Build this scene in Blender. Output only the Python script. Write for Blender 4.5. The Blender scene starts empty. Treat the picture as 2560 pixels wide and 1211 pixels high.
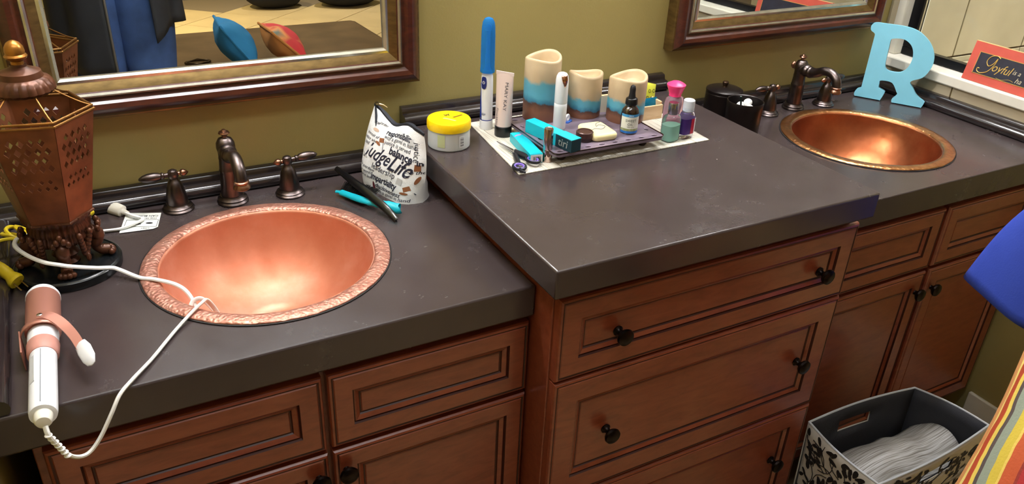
import bpy, bmesh, math, random
from mathutils import Vector, Matrix, noise
random.seed(7)
sin, cos, pi = math.sin, math.cos, math.pi
SC = bpy.context.scene
COL = SC.collection
ZL = 0.81            # low counter top above the floor
ZM = ZL + 0.0814     # raised middle counter top

# ------------------------------------------------------------------ camera
cam = bpy.data.objects.new('camera', bpy.data.cameras.new('camera'))
COL.objects.link(cam); SC.camera = cam
cam.data.sensor_fit = 'HORIZONTAL'; cam.data.sensor_width = 36
cam.data.lens = 2029.2 / 2560 * 36
cam.data.clip_start = 0.02
R_ = Vector((0.88198202, -0.46948664, 0.04110976)); U_ = Vector((0.19465868, 0.44234611, 0.8754644)); F_ = Vector((0.42920358, 0.76414149, -0.48153097))
m = Matrix((R_, U_, -F_)).transposed().to_4x4()
m.translation = Vector((0.4599, -1.4988, 0.6812 + ZL))
cam.matrix_world = m

# ------------------------------------------------------------------ world, light, exposure
w = bpy.data.worlds.new('room_ambient'); SC.world = w; w.use_nodes = True
w.node_tree.nodes['Background'].inputs[0].default_value = (0.9, 0.95, 1.0, 1)
w.node_tree.nodes['Background'].inputs[1].default_value = 0.05
SC.view_settings.view_transform = 'Standard'; SC.view_settings.look = 'None'
SC.view_settings.gamma = 1; SC.view_settings.use_curve_mapping = False
SC.view_settings.exposure = 0.5
CEIL = 2.45
def area(name, loc, energy, size, col=(1, .95, .88), rot=(0, 0, 0), spread=180):
    l = bpy.data.lights.new(name, 'AREA'); l.shape = 'DISK'; l.size = size; l.energy = energy; l.color = col; l.spread = math.radians(spread)
    o = bpy.data.objects.new(name, l); COL.objects.link(o); o.location = loc; o.rotation_euler = rot
    return o
DOWN = [  # added downlights: x, y, watts, colour
    (0.3, -3.0, 10, (1, .95, .88)), (1.9, -3.4, 9, (1, .95, .88)),
    (0.7, -5.3, 34, (1, .84, .55)), (2.7, -5.5, 13, (1, .94, .86)), (3.0, -0.6, 15, (1, .97, .92)),  # warm one stands in for light from another room; last added for shower
]

# ------------------------------------------------------------------ helpers
def srgb(c):
    return tuple((x / 255 / 12.92 if x / 255 <= .04045 else ((x / 255 + .055) / 1.055) ** 2.4) for x in c) + (1,)
class NT:
    def __init__(s, name):
        s.m = bpy.data.materials.new(name); s.m.use_nodes = True; s.t = s.m.node_tree
        s.b = s.t.nodes['Principled BSDF']
    def n(s, typ, **k):
        nd = s.t.nodes.new(typ)
        for a, v in k.items():
            if a.startswith('i_'):
                key = a[2:]; key = int(key) if key.isdigit() else key.replace('_', ' ')
                nd.inputs[key].default_value = v
            else: setattr(nd, a, v)
        return nd
    def l(s, a, b): s.t.links.new(a, b)
    def coord(s, scale=(1, 1, 1), out='Object'):
        tc = s.n('ShaderNodeTexCoord'); mp = s.n('ShaderNodeMapping'); mp.inputs['Scale'].default_value = scale
        s.l(tc.outputs[out], mp.inputs[0]); return mp.outputs[0]
    def ramp(s, fac, stops, interp='LINEAR'):
        r = s.n('ShaderNodeValToRGB'); r.color_ramp.interpolation = interp
        el = r.color_ramp.elements
        while len(el) < len(stops): el.new(.5)
        for e, (p, c) in zip(el, stops): e.position = p; e.color = c if len(c) == 4 else srgb(c)
        s.l(fac, r.inputs[0]); return r.outputs[0]
    def bump(s, h, strength, dist=.002):
        b = s.n('ShaderNodeBump'); b.inputs['Strength'].default_value = strength; b.inputs['Distance'].default_value = dist
        s.l(h, b.inputs['Height']); s.l(b.outputs[0], s.b.inputs['Normal'])
MATS = {}
def mat(name, col, rough=.5, metal=0, var=0., vscale=20, stretch=(1, 1, 1), bump=0, bscale=150, trans=0, ior=1.45, spec=.5, coat=0, sss=0, emit=0, rvar=0, bdist=.002):
    if name in MATS: return MATS[name]
    s = NT(name); b = s.b; c = srgb(col)
    b.inputs['Base Color'].default_value = c; b.inputs['Roughness'].default_value = rough; b.inputs['Metallic'].default_value = metal
    b.inputs['Specular IOR Level'].default_value = spec; b.inputs['IOR'].default_value = ior
    b.inputs['Transmission Weight'].default_value = trans; b.inputs['Coat Weight'].default_value = coat; b.inputs['Coat Roughness'].default_value = .12
    if sss:
        b.inputs['Subsurface Weight'].default_value = sss; b.inputs['Subsurface Radius'].default_value = (.01, .006, .004)
    if emit: b.inputs['Emission Color'].default_value = c; b.inputs['Emission Strength'].default_value = emit
    if var or rvar:
        nz = s.n('ShaderNodeTexNoise', i_Scale=vscale, i_Detail=5); s.l(s.coord(stretch), nz.inputs['Vector'])
        if var:
            d = tuple(x * (1 - var) for x in c[:3]) + (1,); u = tuple(min(1, x * (1 + var)) for x in c[:3]) + (1,)
            s.l(s.ramp(nz.outputs[0], [(.3, d), (.7, u)]), b.inputs['Base Color'])
        if rvar:
            mr = s.n('ShaderNodeMapRange'); mr.inputs[3].default_value = max(0, rough - rvar); mr.inputs[4].default_value = rough + rvar
            s.l(nz.outputs[0], mr.inputs[0]); s.l(mr.outputs[0], b.inputs['Roughness'])
    if bump:
        nz = s.n('ShaderNodeTexNoise', i_Scale=bscale, i_Detail=3); s.l(s.coord(), nz.inputs['Vector']); s.bump(nz.outputs[0], bump, bdist)
    MATS[name] = s.m; return s.m

def cr(P, k=8, closed=False):
    P = [Vector(p) for p in P]; n = len(P); out = []
    rng = range(n if closed else n - 1)
    for i in rng:
        if closed: a, b, c, d = P[i - 1], P[i], P[(i + 1) % n], P[(i + 2) % n]
        else: a, b, c, d = P[max(i - 1, 0)], P[i], P[i + 1], P[min(i + 2, n - 1)]
        for j in range(k):
            t = j / k
            out.append(.5 * ((2 * b) + (c - a) * t + (2 * a - 5 * b + 4 * c - d) * t * t + (3 * b - a - 3 * c + d) * t ** 3))
    if not closed: out.append(P[-1])
    return out
class MB:
    def __init__(s): s.v = []; s.f = []; s.m = []
    def add(s, vs, fs, m=0):
        o = len(s.v); s.v += [tuple(v) for v in vs]
        s.f += [tuple(i + o for i in f) for f in fs]; s.m += [m] * len(fs) if isinstance(m, int) else list(m); return s
    def box(s, x0, y0, z0, x1, y1, z1, m=0):
        vs = [(x, y, z) for x in (x0, x1) for y in (y0, y1) for z in (z0, z1)]
        return s.add(vs, [(0, 1, 3, 2), (4, 6, 7, 5), (0, 4, 5, 1), (2, 3, 7, 6), (0, 2, 6, 4), (1, 5, 7, 3)], m)
    def loft(s, loops, m=0, closed=True, caps=True, ms=None):
        n = len(loops[0]); vs = [p for L in loops for p in L]; fs = []; mm = []
        for i in range(len(loops) - 1):
            for j in range(n if closed else n - 1):
                k = (j + 1) % n
                fs.append((i * n + j, i * n + k, (i + 1) * n + k, (i + 1) * n + j)); mm.append(ms[i] if ms else m)
        if caps and closed:
            fs.append(tuple(range(n - 1, -1, -1))); mm.append(ms[0] if ms else m)
            o = (len(loops) - 1) * n; fs.append(tuple(range(o, o + n))); mm.append(ms[-1] if ms else m)
        return s.add(vs, fs, mm)
    def lathe(s, prof, n=32, c=(0, 0, 0), m=0, ms=None, caps=True, mod=None):
        loops = []
        for r, z in prof:
            L = []
            for j in range(n):
                a = 2 * pi * j / n; rr = max(r, 1e-5); zz = z
                if mod: rr, zz = mod(rr, zz, a)
                L.append((c[0] + rr * cos(a), c[1] + rr * sin(a), c[2] + zz))
            loops.append(L)
        return s.loft(loops, m, True, caps, ms)
    def tube(s, pts, r, n=8, m=0, flat=1.0):
        pts = [Vector(p) for p in pts]; k = len(pts)
        rs = r if isinstance(r, (list, tuple)) else [r] * k
        t0 = (pts[1] - pts[0]).normalized(); nrm = t0.orthogonal().normalized(); loops = []
        for i in range(k):
            t = (pts[min(i + 1, k - 1)] - pts[max(i - 1, 0)]).normalized()
            nrm = (nrm - t * nrm.dot(t)).normalized(); b = t.cross(nrm)
            loops.append([pts[i] + nrm * (rs[i] * cos(2 * pi * j / n)) + b * (rs[i] * flat * sin(2 * pi * j / n)) for j in range(n)])
        return s.loft(loops, m)
    def ball(s, c, r, n=12, m=0):
        r = r if isinstance(r, (tuple, list)) else (r, r, r); k = n // 2 + 1
        loops = [[(c[0] + r[0] * sin(t) * cos(2 * pi * j / n), c[1] + r[1] * sin(t) * sin(2 * pi * j / n), c[2] - r[2] * cos(t)) for j in range(n)] for t in [pi * (i + .02) / (k + .04) for i in range(k + 1)]]
        return s.loft(loops, m)
    def prism(s, poly, a, b, M=None, m=0):
        M = M or Matrix.Identity(4)
        return s.loft([[M @ Vector((x, y, a)) for x, y in poly], [M @ Vector((x, y, b)) for x, y in poly]], m)
    def grid(s, fn, nu, nv, m=0):
        vs = [fn(i / nu, j / nv) for j in range(nv + 1) for i in range(nu + 1)]
        fs = [(j * (nu + 1) + i, j * (nu + 1) + i + 1, (j + 1) * (nu + 1) + i + 1, (j + 1) * (nu + 1) + i) for j in range(nv) for i in range(nu)]
        return s.add(vs, fs, m)
    def build(s, name, mats, parent=None, loc=(0, 0, 0), rot=(0, 0, 0), sharp=40, bev=0, solid=0, sub=0, recalc=True):
        me = bpy.data.meshes.new(name); me.from_pydata(s.v, [], s.f)
        mats = mats if isinstance(mats, (list, tuple)) else [mats]
        for k in mats: me.materials.append(k)
        if len(mats) > 1: me.polygons.foreach_set('material_index', s.m)
        if recalc:
            bm = bmesh.new(); bm.from_mesh(me); bmesh.ops.remove_doubles(bm, verts=bm.verts, dist=2e-6); bmesh.ops.recalc_face_normals(bm, faces=bm.faces); bm.to_mesh(me); bm.free()
        me.shade_smooth(); me.set_sharp_from_angle(angle=math.radians(sharp)); me.update()
        o = bpy.data.objects.new(name, me); COL.objects.link(o)
        o.location = loc; o.rotation_euler = rot
        if parent: o.parent = parent
        if solid: md = o.modifiers.new('solid', 'SOLIDIFY'); md.thickness = solid; md.offset = 0
        if bev: md = o.modifiers.new('bevel', 'BEVEL'); md.width = bev; md.segments = 2; md.limit_method = 'ANGLE'; md.angle_limit = math.radians(45)
        if sub: md = o.modifiers.new('sub', 'SUBSURF'); md.levels = sub; md.render_levels = sub
        return o
def thing(name, label, cat, loc=(0, 0, 0), rot=(0, 0, 0), group=None):
    o = bpy.data.objects.new(name, None); COL.objects.link(o); o.empty_display_size = .05
    o.location = loc; o.rotation_euler = rot; return tag(o, label, cat, group)
def tag(o, label, cat, group=None):
    o['label'] = label; o['category'] = cat
    if group: o['group'] = group
    return o
def struct(o): o['kind'] = 'structure'; return o
def copy_tree(o, parent=None):
    c = o.copy(); COL.objects.link(c); c.parent = parent
    for ch in list(o.children): copy_tree(ch, c)
    return c
DG = bpy.context.evaluated_depsgraph_get
def text_geo(s, size, bold=0., shear=0., align='CENTER', sx=1.):
    cu = bpy.data.curves.new('lettering', 'FONT'); cu.body = s; cu.size = size; cu.offset = bold * size; cu.shear = shear
    cu.align_x = align; cu.align_y = 'CENTER'; cu.resolution_u = 3
    ob = bpy.data.objects.new('lettering', cu); me = bpy.data.meshes.new_from_object(ob)
    vs = [Vector((v.co.x * sx, v.co.y, 0)) for v in me.vertices]; fs = [tuple(p.vertices) for p in me.polygons]
    bpy.data.objects.remove(ob); bpy.data.meshes.remove(me); bpy.data.curves.remove(cu)
    return vs, fs
def lettering(items, fn, mt, parent, name='lettering'):
    """items: (text,size,u,v,angle,bold,shear[,sx]); fn maps flat (x,y) to a point just off the surface"""
    mb = MB()
    for it in items:
        t, size, u, v, ang, bold, shear = it[:7]; sx = it[7] if len(it) > 7 else 1
        vs, fs = text_geo(t, size, bold, shear, sx=sx); c, s_ = cos(ang), sin(ang)
        mb.add([fn(u + p.x * c - p.y * s_, v + p.x * s_ + p.y * c) for p in vs], fs)
    return mb.build(name, mt, parent, recalc=False)
def curve_solid(name, rings, ext, bevel, mt, parent=None, loc=(0, 0, 0)):
    """flat shape with holes, extruded +-ext along local z"""
    cu = bpy.data.curves.new(name, 'CURVE'); cu.dimensions = '2D'; cu.fill_mode = 'BOTH'; cu.extrude = ext; cu.bevel_depth = bevel; cu.bevel_resolution = 2
    for R in rings:
        sp = cu.splines.new('POLY'); sp.points.add(len(R) - 1); sp.use_cyclic_u = True
        for p, q in zip(sp.points, R): p.co = (q[0], q[1], 0, 1)
    ob = bpy.data.objects.new(name, cu); me = bpy.data.meshes.new_from_object(ob); me.name = name
    bpy.data.objects.remove(ob); me.materials.clear(); me.materials.append(mt)
    bm = bmesh.new(); bm.from_mesh(me); bmesh.ops.remove_doubles(bm, verts=bm.verts, dist=1e-5); bm.to_mesh(me); bm.free()
    me.shade_smooth(); me.set_sharp_from_angle(angle=math.radians(35))
    o = bpy.data.objects.new(name, me); COL.objects.link(o); o.location = loc
    if parent: o.parent = parent
    return o

# ------------------------------------------------------------------ materials
def m_counter():
    s = NT('dark_stained_concrete'); co = s.coord()
    n1 = s.n('ShaderNodeTexNoise', i_Scale=7, i_Detail=6); s.l(co, n1.inputs['Vector'])
    base = s.ramp(n1.outputs[0], [(.3, (60, 51, 51)), (.55, (64, 55, 55)), (.75, (68, 59, 59))])
    vo = s.n('ShaderNodeTexVoronoi', i_Scale=75); s.l(co, vo.inputs['Vector'])
    n2 = s.n('ShaderNodeTexNoise', i_Scale=9, i_Detail=2); s.l(co, n2.inputs['Vector'])
    a = s.n('ShaderNodeMath', operation='LESS_THAN'); a.inputs[1].default_value = .09; s.l(vo.outputs['Distance'], a.inputs[0])
    b = s.n('ShaderNodeMath', operation='GREATER_THAN'); b.inputs[1].default_value = .71; s.l(n2.outputs[0], b.inputs[0])
    c = s.n('ShaderNodeMath', operation='MULTIPLY'); s.l(a.outputs[0], c.inputs[0]); s.l(b.outputs[0], c.inputs[1])
    mx = s.n('ShaderNodeMix', data_type='RGBA'); s.l(c.outputs[0], mx.inputs[0]); s.l(base, mx.inputs[6]); mx.inputs[7].default_value = srgb((190, 185, 180))
    s.l(mx.outputs[2], s.b.inputs['Base Color'])
    n3 = s.n('ShaderNodeTexNoise', i_Scale=14, i_Detail=5, i_Roughness=.7); s.l(co, n3.inputs['Vector'])
    mr = s.n('ShaderNodeMapRange'); mr.inputs[1].default_value = .3; mr.inputs[2].default_value = .75; mr.inputs[3].default_value = .20; mr.inputs[4].default_value = .30
    s.l(n3.outputs[0], mr.inputs[0]); s.l(mr.outputs[0], s.b.inputs['Roughness'])
    n4 = s.n('ShaderNodeTexNoise', i_Scale=260, i_Detail=2); s.l(co, n4.inputs['Vector']); s.bump(n4.outputs[0], .06, .001)
    return s.m
def m_wood(name, c0, c1, c2, rough=.33, stretch=(2, 8, 8)):
    s = NT(name); co = s.coord(stretch)
    n1 = s.n('ShaderNodeTexNoise', i_Scale=9, i_Detail=8, i_Roughness=.6, i_Distortion=.6); s.l(co, n1.inputs['Vector'])
    s.l(s.ramp(n1.outputs[0], [(.25, c0), (.5, c1), (.75, c2)]), s.b.inputs['Base Color'])
    s.b.inputs['Roughness'].default_value = rough; s.b.inputs['Coat Weight'].default_value = .25; s.b.inputs['Coat Roughness'].default_value = .2
    return s.m
def m_copper(name, c0, c1, c2, scale, strength, rough, vs=8, metal=1.0):
    s = NT(name); co = s.coord()
    n1 = s.n('ShaderNodeTexNoise', i_Scale=vs, i_Detail=6, i_Roughness=.6); s.l(co, n1.inputs['Vector'])
    s.l(s.ramp(n1.outputs[0], [(.28, c0), (.5, c1), (.72, c2)]), s.b.inputs['Base Color'])
    s.b.inputs['Metallic'].default_value = metal
    mr = s.n('ShaderNodeMapRange'); mr.inputs[3].default_value = rough + .1; mr.inputs[4].default_value = rough - .08
    s.l(n1.outputs[0], mr.inputs[0]); s.l(mr.outputs[0], s.b.inputs['Roughness'])
    vo = s.n('ShaderNodeTexVoronoi', i_Scale=scale, feature='SMOOTH_F1'); s.l(co, vo.inputs['Vector']); s.bump(vo.outputs['Distance'], strength, .003)
    return s.m
def m_stripes(name, axis_scale, stops, vscale, bump=.3):
    s = NT(name); co = s.coord(axis_scale)
    n1 = s.n('ShaderNodeTexNoise', i_Scale=vscale, i_Detail=2); s.l(co, n1.inputs['Vector'])
    s.l(s.ramp(n1.outputs[0], stops), s.b.inputs['Base Color']); s.b.inputs['Roughness'].default_value = .55
    s.bump(n1.outputs[0], bump, .002); return s.m
COUNTER = m_counter()
WOOD = m_wood('cherry_stained_wood', (112, 50, 30), (130, 63, 40), (143, 74, 48))
GLAZE = mat('dark_glaze_in_groove', (62, 24, 13), .45)
WALL = mat('olive_wall_paint', (160, 146, 90), .55, var=.05, vscale=3, bump=.12, bscale=220)
BRONZE = mat('oil_rubbed_bronze', (96, 86, 84), .33, 1, var=.25, vscale=30, rvar=.08)
BRONZE_EDGE = mat('worn_bronze', (150, 112, 92), .3, 1, var=.2, vscale=40)
WHITE_PLASTIC = mat('white_plastic', (232, 234, 238), .3)
BLACK_PLASTIC = mat('black_plastic', (16, 16, 18), .32)
CEILM = mat('ceiling_white', (225, 222, 212), .8)
TILE = mat('beige_stone_tile', (176, 164, 138), .35, var=.12, vscale=5, bump=.1, bscale=60)
FTILE = mat('tan_floor_tile', (196, 172, 126), .3, var=.1, vscale=3)
GROUT = mat('grout', (120, 104, 80), .8)
STONE = mat('white_stone', (226, 222, 208), .4, var=.06, vscale=12)
BLACKM = mat('black_metal_frame', (22, 22, 26), .3, .6)
CHROME = mat('silver_metal', (205, 205, 208), .14, 1)

# ================================================================== the room
XD = 2.4676
X0, X1, Y0 = -1.4, 3.62, -6.6
fl = struct(MB().box(X0, Y0, -.1, X1, .1, -.006).build('floor', GROUT))
TS = .52
tm = None
for i in range(-14, 15):
    for j in range(-14, 15):
        x = (i + j) * TS * .7071 + .9; y = (i - j) * TS * .7071 - 3.3
        if not (X0 + .4 < x < X1 - .4 and Y0 + .4 < y < -.95): continue
        if tm is None:
            a = TS / 2 - .004
            o = MB().box(-a, -a, -.012, a, a, 0).build('tile', FTILE, fl, (x, y, 0), (0, 0, pi / 4), bev=.002); tm = o
        else:
            o = tm.copy(); COL.objects.link(o); o.location = (x, y, 0)
struct(MB().box(X0, Y0, CEIL, X1, .1, CEIL + .1).build('ceiling', CEILM))
struct(MB().box(X0, 0, 0, 2.475, .1, CEIL).build('wall_back', WALL))
struct(MB().box(.17, -.82, 0, .272, 0, CEIL).build('wall_left', WALL))
struct(MB().box(X0 - .1, Y0, 0, X0, .1, CEIL).build('wall_far_left', WALL))
struct(MB().box(X1, Y0, 0, X1 + .1, .1, CEIL).build('wall_far_right', WALL))
struct(MB().box(X0, Y0 - .1, 0, X1, Y0, CEIL).build('wall_front', WALL))
# half wall at the right end of the vanity, olive paint below, stone tiles above the counter
pw = struct(MB().box(XD, -1.15, 0, XD + .11, 0, ZL + .063).build('wall_right', WALL))
tw = .235
t0 = None
for k in range(4):
    y = -.004 - tw / 2 - k * (tw + .004)
    if t0 is None:
        t0 = MB().box(-.006, -tw / 2, 0, .0, tw / 2, .064).build('tile', TILE, pw, (XD, y, ZL - .001), bev=.001)
    else:
        o = t0.copy(); COL.objects.link(o); o.location = (XD, y, ZL - .001)
struct(MB().box(XD - .012, -1.15, 0, XD, -.56, .1).build('baseboard_right', STONE, bev=.003))
# shower beyond the half wall
sw = struct(MB().box(2.475, 0, 0, X1, .1, CEIL).build('wall_shower', GROUT))
t0 = None
for i in range(4):
    for j in range(6):
        x = 2.62 + i * .335; z = .05 + .2 + j * .405
        if t0 is None: t0 = MB().box(-.165, -.008, -.2, .165, 0, .2).build('tile', TILE, sw, (x, 0, z), bev=.0015)
        else: o = t0.copy(); COL.objects.link(o); o.location = (x, 0, z)
sb = struct(MB().box(X1 - .02, -1.9, 0, X1, -.01, CEIL).build('wall_shower_end', GROUT))
t0 = None
for i in range(5):
    for j in range(6):
        y = -.18 - i * .345; z = .05 + .2 + j * .405
        if t0 is None: t0 = MB().box(-.008, -.17, -.2, 0, .17, .2).build('tile', TILE, sb, (X1 - .02, y, z), bev=.0015)
        else: o = t0.copy(); COL.objects.link(o); o.location = (X1 - .02, y, z)
struct(MB().box(XD + .115, -.34, 0, X1 - .03, -.01, ZL + .03).build('trim_1', TILE, bev=.004))
sill = struct(MB().box(XD - .016, -1.17, ZL + .0635, XD + .125, -.002, ZL + .092).build('trim_2', STONE, bev=.004))
struct(MB().box(2.478, -.034, ZL + .092, 2.575, -.001, CEIL).build('trim_3', STONE, bev=.004))
struct(MB().box(X0 + .01, -.018, 0, .165, -.001, .1).build('baseboard_back', STONE, bev=.003))
# shower glass
sg = thing('shower_glass_panel', 'clear shower glass in a black metal frame on the white sill', 'glass panel', (2.515, -.6, ZL + .093))
MB().box(-.004, -.505, .02, .004, .535, 1.30).build('glass_pane', mat('shower_glass', (238, 244, 242), .01, trans=1, ior=1.2), sg)
MB().box(-.012, -.53, 0, .012, .566, .022).build('bottom_rail', BLACKM, sg, bev=.002)
MB().box(-.012, .536, .022, .012, .566, 1.32).build('side_post', BLACKM, sg, bev=.002)
MB().box(-.012, -.53, .022, .012, -.506, 1.32).build('side_post', BLACKM, sg, bev=.002)
MB().box(-.012, -.53, 1.32, .012, .566, 1.342).build('top_rail', BLACKM, sg, bev=.002)

# unseen downlights added to light room and shower: trim ring, lens, lamp
LENS = mat('lit_lens', (255, 244, 226), .5, emit=8)
d0 = None
for k, (x, y, e, c) in enumerate(DOWN):
    if d0 is None:
        d0 = thing('fill_downlight', '', 'light', (x, y, CEIL), group='added unseen downlights in the ceiling')
        MB().lathe([(.085, 0), (.085, -.006), (.078, -.009), (.062, -.004), (.062, .0)], 32).build('trim_ring', mat('white_trim', (235, 235, 232), .4), d0)
        MB().lathe([(.061, -.001), (.061, -.003)], 32).build('lens', LENS, d0); o = d0
    else: o = copy_tree(d0); o.location = (x, y, CEIL)
    o['label'] = 'added unseen downlight ' + ['behind the photographer, above the ottoman', 'above the right part of the ottoman', 'standing in for warm light from another room', 'at the far right end of the room', 'in the ceiling of the shower'][k]
    area('fill_downlight_lamp', (x, y, CEIL - .012), e, .12, c, spread=100)
# vanity light bars above the two mirrors: each globe is the lamp
pl = thing('ceiling_panel_light', 'long flat white panel light on the ceiling in front of the vanity', 'light', (.72, -1.15, CEIL - .0005))
MB().box(-.61, -.16, -.03, .61, .16, 0).build('panel_frame', MATS['white_trim'], pl, bev=.004)
MB().box(-.59, -.14, -.033, .59, .14, -.0305).build('diffuser', mat('lit_diffuser', (240, 247, 255), .5, emit=3), pl)
pa_ = area('panel_lamp', (.72, -1.15, CEIL - .036), 4, 1.18, (.92, .965, 1)); pa_.data.shape = 'RECTANGLE'; pa_.data.size_y = .28
GLOBE = mat('lit_opal_glass', (250, 250, 255), .4, emit=150)
for lab, cx in (('bronze three-globe vanity light above the left mirror', .707), ('bronze three-globe vanity light above the right mirror', 2.038)):
    vb = thing('vanity_light', lab, 'light', (cx, -.001, ZL + 1.30), group='three-globe vanity lights')
    MB().box(-.30, -.028, -.045, .30, 0, .045).build('back_plate', mat('fixture_bronze', (60, 48, 42), .35, .9), vb, bev=.006)
    for gx in (-.22, 0, .22):
        MB().tube([(gx, -.028, 0), (gx, -.150, .006), (gx, -.188, -.010), (gx, -.19, -.028)], [.010, .010, .012, .024], 14).build('lamp_arm', MATS['fixture_bronze'], vb)
        MB().ball((gx, -.19, -.070), .045, 24).build('globe', GLOBE, vb)

# ================================================================== vanity cabinets and counters
def panel_front(w, h, rail=.036, t=.019):
    """raised-panel front, local x 0..w, z 0..h, face towards -y"""
    P = [(0, 0, 0), (0, -t + .005, 0), (.002, -t + .0015, 0), (.005, -t, 0), (.0065, -t + .0012, 1), (.008, -t + .0012, 1), (.0095, -t - .0004, 0),
         (rail, -t - .0004, 0), (rail + .0016, -t + .004, 1), (rail + .003, -t + .0035, 1), (rail + .005, -t + .002, 0), (rail + .011, -t + .006, 0), (rail + .0125, -t + .0085, 1),
         (rail + .0145, -t + .0085, 1), (rail + .016, -t + .007, 0)]
    loops = [[(i, y, i), (w - i, y, i), (w - i, y, h - i), (i, y, h - i)] for i, y, _ in P]
    return MB().loft(loops, ms=[p[2] for p in P[1:]])
def knob_mesh():
    mb = MB(); pr = [(.009, 0), (.0095, .002), (.006, .005), (.005, .010), (.0075, .014), (.0135, .018), (.0155, .022), (.0145, .026), (.009, .0285), (.001, .029)]
    mb.lathe(pr, 20); mb.v = [(x, -z, y) for x, y, z in mb.v]; return mb
KNOB = mat('dark_bronze_knob', (34, 27, 25), .3, .9, var=.3, vscale=60)
k0 = None
def knob(parent, x, z, y=-.0125):
    global k0
    if k0 is None: k0 = knob_mesh().build('knob', KNOB, parent, (x, y, z)); return k0
    o = k0.copy(); COL.objects.link(o); o.parent = parent; o.location = (x, y, z); return o
def front(parent, name, x0, x1, z0, z1, y, knobs=(), rail=.036):
    o = panel_front(x1 - x0, z1 - z0, rail).build(name, [WOOD, GLAZE], parent, (x0, y, z0), sharp=25)
    for kx, kz in knobs: knob(o, kx - x0, kz - z0, -.0121 if rail < .03 else -.012)
    return o
def cabinet(name, label, x0, x1, yf, ztop, kick=True):
    c = thing(name, label, 'cabinet', ((x0 + x1) / 2, -.27, 0)); dx, dy = (x0 + x1) / 2, -.27
    a, b, f, k = x0 - dx, x1 - dx, yf - dy, -.002 - dy
    mb = MB().box(a, f, .1, a + .016, k, ztop).box(b - .016, f, .1, b, k, ztop).box(a + .016, f, .1, b - .016, f + .018, ztop)
    mb.box(a + .016, k - .012, .1, b - .016, k, ztop).box(a + .016, f + .018, .1, b - .016, k - .012, .118)
    mb.build('cabinet_body', WOOD, c, bev=.0015)
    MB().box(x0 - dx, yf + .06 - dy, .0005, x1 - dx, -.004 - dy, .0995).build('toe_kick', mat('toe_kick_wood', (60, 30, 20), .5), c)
    return c, dx, dy
Z = lambda z: ZL + z
FRAME_Y = -.535
cL, dx, dy = cabinet('vanity_cabinet', 'cherry vanity cabinet below the left copper sink', .312, 1.034, FRAME_Y, Z(-.0592))
for nm, a, b, z0, z1, kn in (('drawer_front', .324, .684, -.213, -.0735, ()), ('drawer_front', .692, 1.032, -.213, -.0735, ()),
                             ('door', .324, .684, -.70, -.222, ((.666, -.262),)), ('door', .692, 1.032, -.70, -.222, ((.710, -.262),))):
    front(cL, nm, a - dx, b - dx, Z(z0), Z(z1), FRAME_Y - dy, [(k - dx, Z(q)) for k, q in kn])
cM, dx, dy = cabinet('drawer_cabinet', 'projecting cherry drawer cabinet below the raised middle counter', 1.0365, 1.690, -.611, ZM - .0505)
for z0, z1, kz, rl in ((-.150, .008, -.083, .04), (-.421, -.1545, -.294, .046), (-.70, -.4255, -.56, .046)):
    front(cM, 'drawer', 1.040 - dx, 1.694 - dx, Z(z0), Z(z1), -.611 - dy, [(1.159 - dx, Z(kz)), (1.62 - dx, Z(kz))], rl)
cR, dx, dy = cabinet('vanity_cabinet', 'cherry vanity cabinet in shade below the right copper sink', 1.6935, 2.456, FRAME_Y, Z(-.0592))
for nm, a, b, z0, z1, kn in (('drawer_front', 1.705, 2.084, -.225, -.0735, ()), ('drawer_front', 2.096, 2.448, -.225, -.0735, ()),
                             ('door', 1.705, 2.084, -.70, -.234, ((2.062, -.285),)), ('door', 2.096, 2.448, -.70, -.234, ((2.118, -.285),))):
    front(cR, nm, a - dx, b - dx, Z(z0), Z(z1), FRAME_Y - dy, [(k - dx, Z(q)) for k, q in kn])

SY, S1, S2, SR = -.3033, .676, 2.084, .196
def slab(x0, x1, y0, y1, z0, z1, hole=None):
    if not hole: return MB().box(x0, y0, z0, x1, y1, z1)
    cx, cy, r = hole; A = sorted(set([2 * pi * k / 96 for k in range(96)] + [math.atan2(y - cy, x - cx) % (2 * pi) for x in (x0, x1) for y in (y0, y1)]))
    inn, out = [], []
    for a in A:
        c, s_ = cos(a), sin(a); ts = []
        if c > 1e-9: ts.append((x1 - cx) / c)
        if c < -1e-9: ts.append((x0 - cx) / c)
        if s_ > 1e-9: ts.append((y1 - cy) / s_)
        if s_ < -1e-9: ts.append((y0 - cy) / s_)
        t = min(ts); inn.append((cx + r * c, cy + r * s_)); out.append((cx + t * c, cy + t * s_))
    L = lambda P, z: [(x, y, z) for x, y in P]
    loops = [L(inn, z0), L(inn, z1), L(out, z1), L(out, z0), L(inn, z0)]
    return MB().loft(loops, caps=False)
MOULD = [(0, 0), (.028, 0), (.0325, .003), (.0345, .009), (.0335, .015), (.030, .0195), (.025, .022), (.0185, .0225), (.0165, .0235), (.0155, .0265), (.0145, .031), (.012, .034), (.006, .0355), (0, .0355)]
MOULDM = mat('glossy_dark_moulding', (38, 32, 33), .2, 0, var=.15, vscale=20, rvar=.06, coat=.6)
def moulding(parent, p0, p1, out, off):
    """p0->p1 along the wall, 'out' unit vector into the room"""
    p0, p1, out = Vector(p0), Vector(p1), Vector(out); o = Vector(off)
    return MB().loft([[p + out * d + Vector((0, 0, z)) - o for d, z in MOULD] for p in (p0, p1)]).build('back_moulding', MOULDM, parent, sharp=30)
XA = .3046
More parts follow.
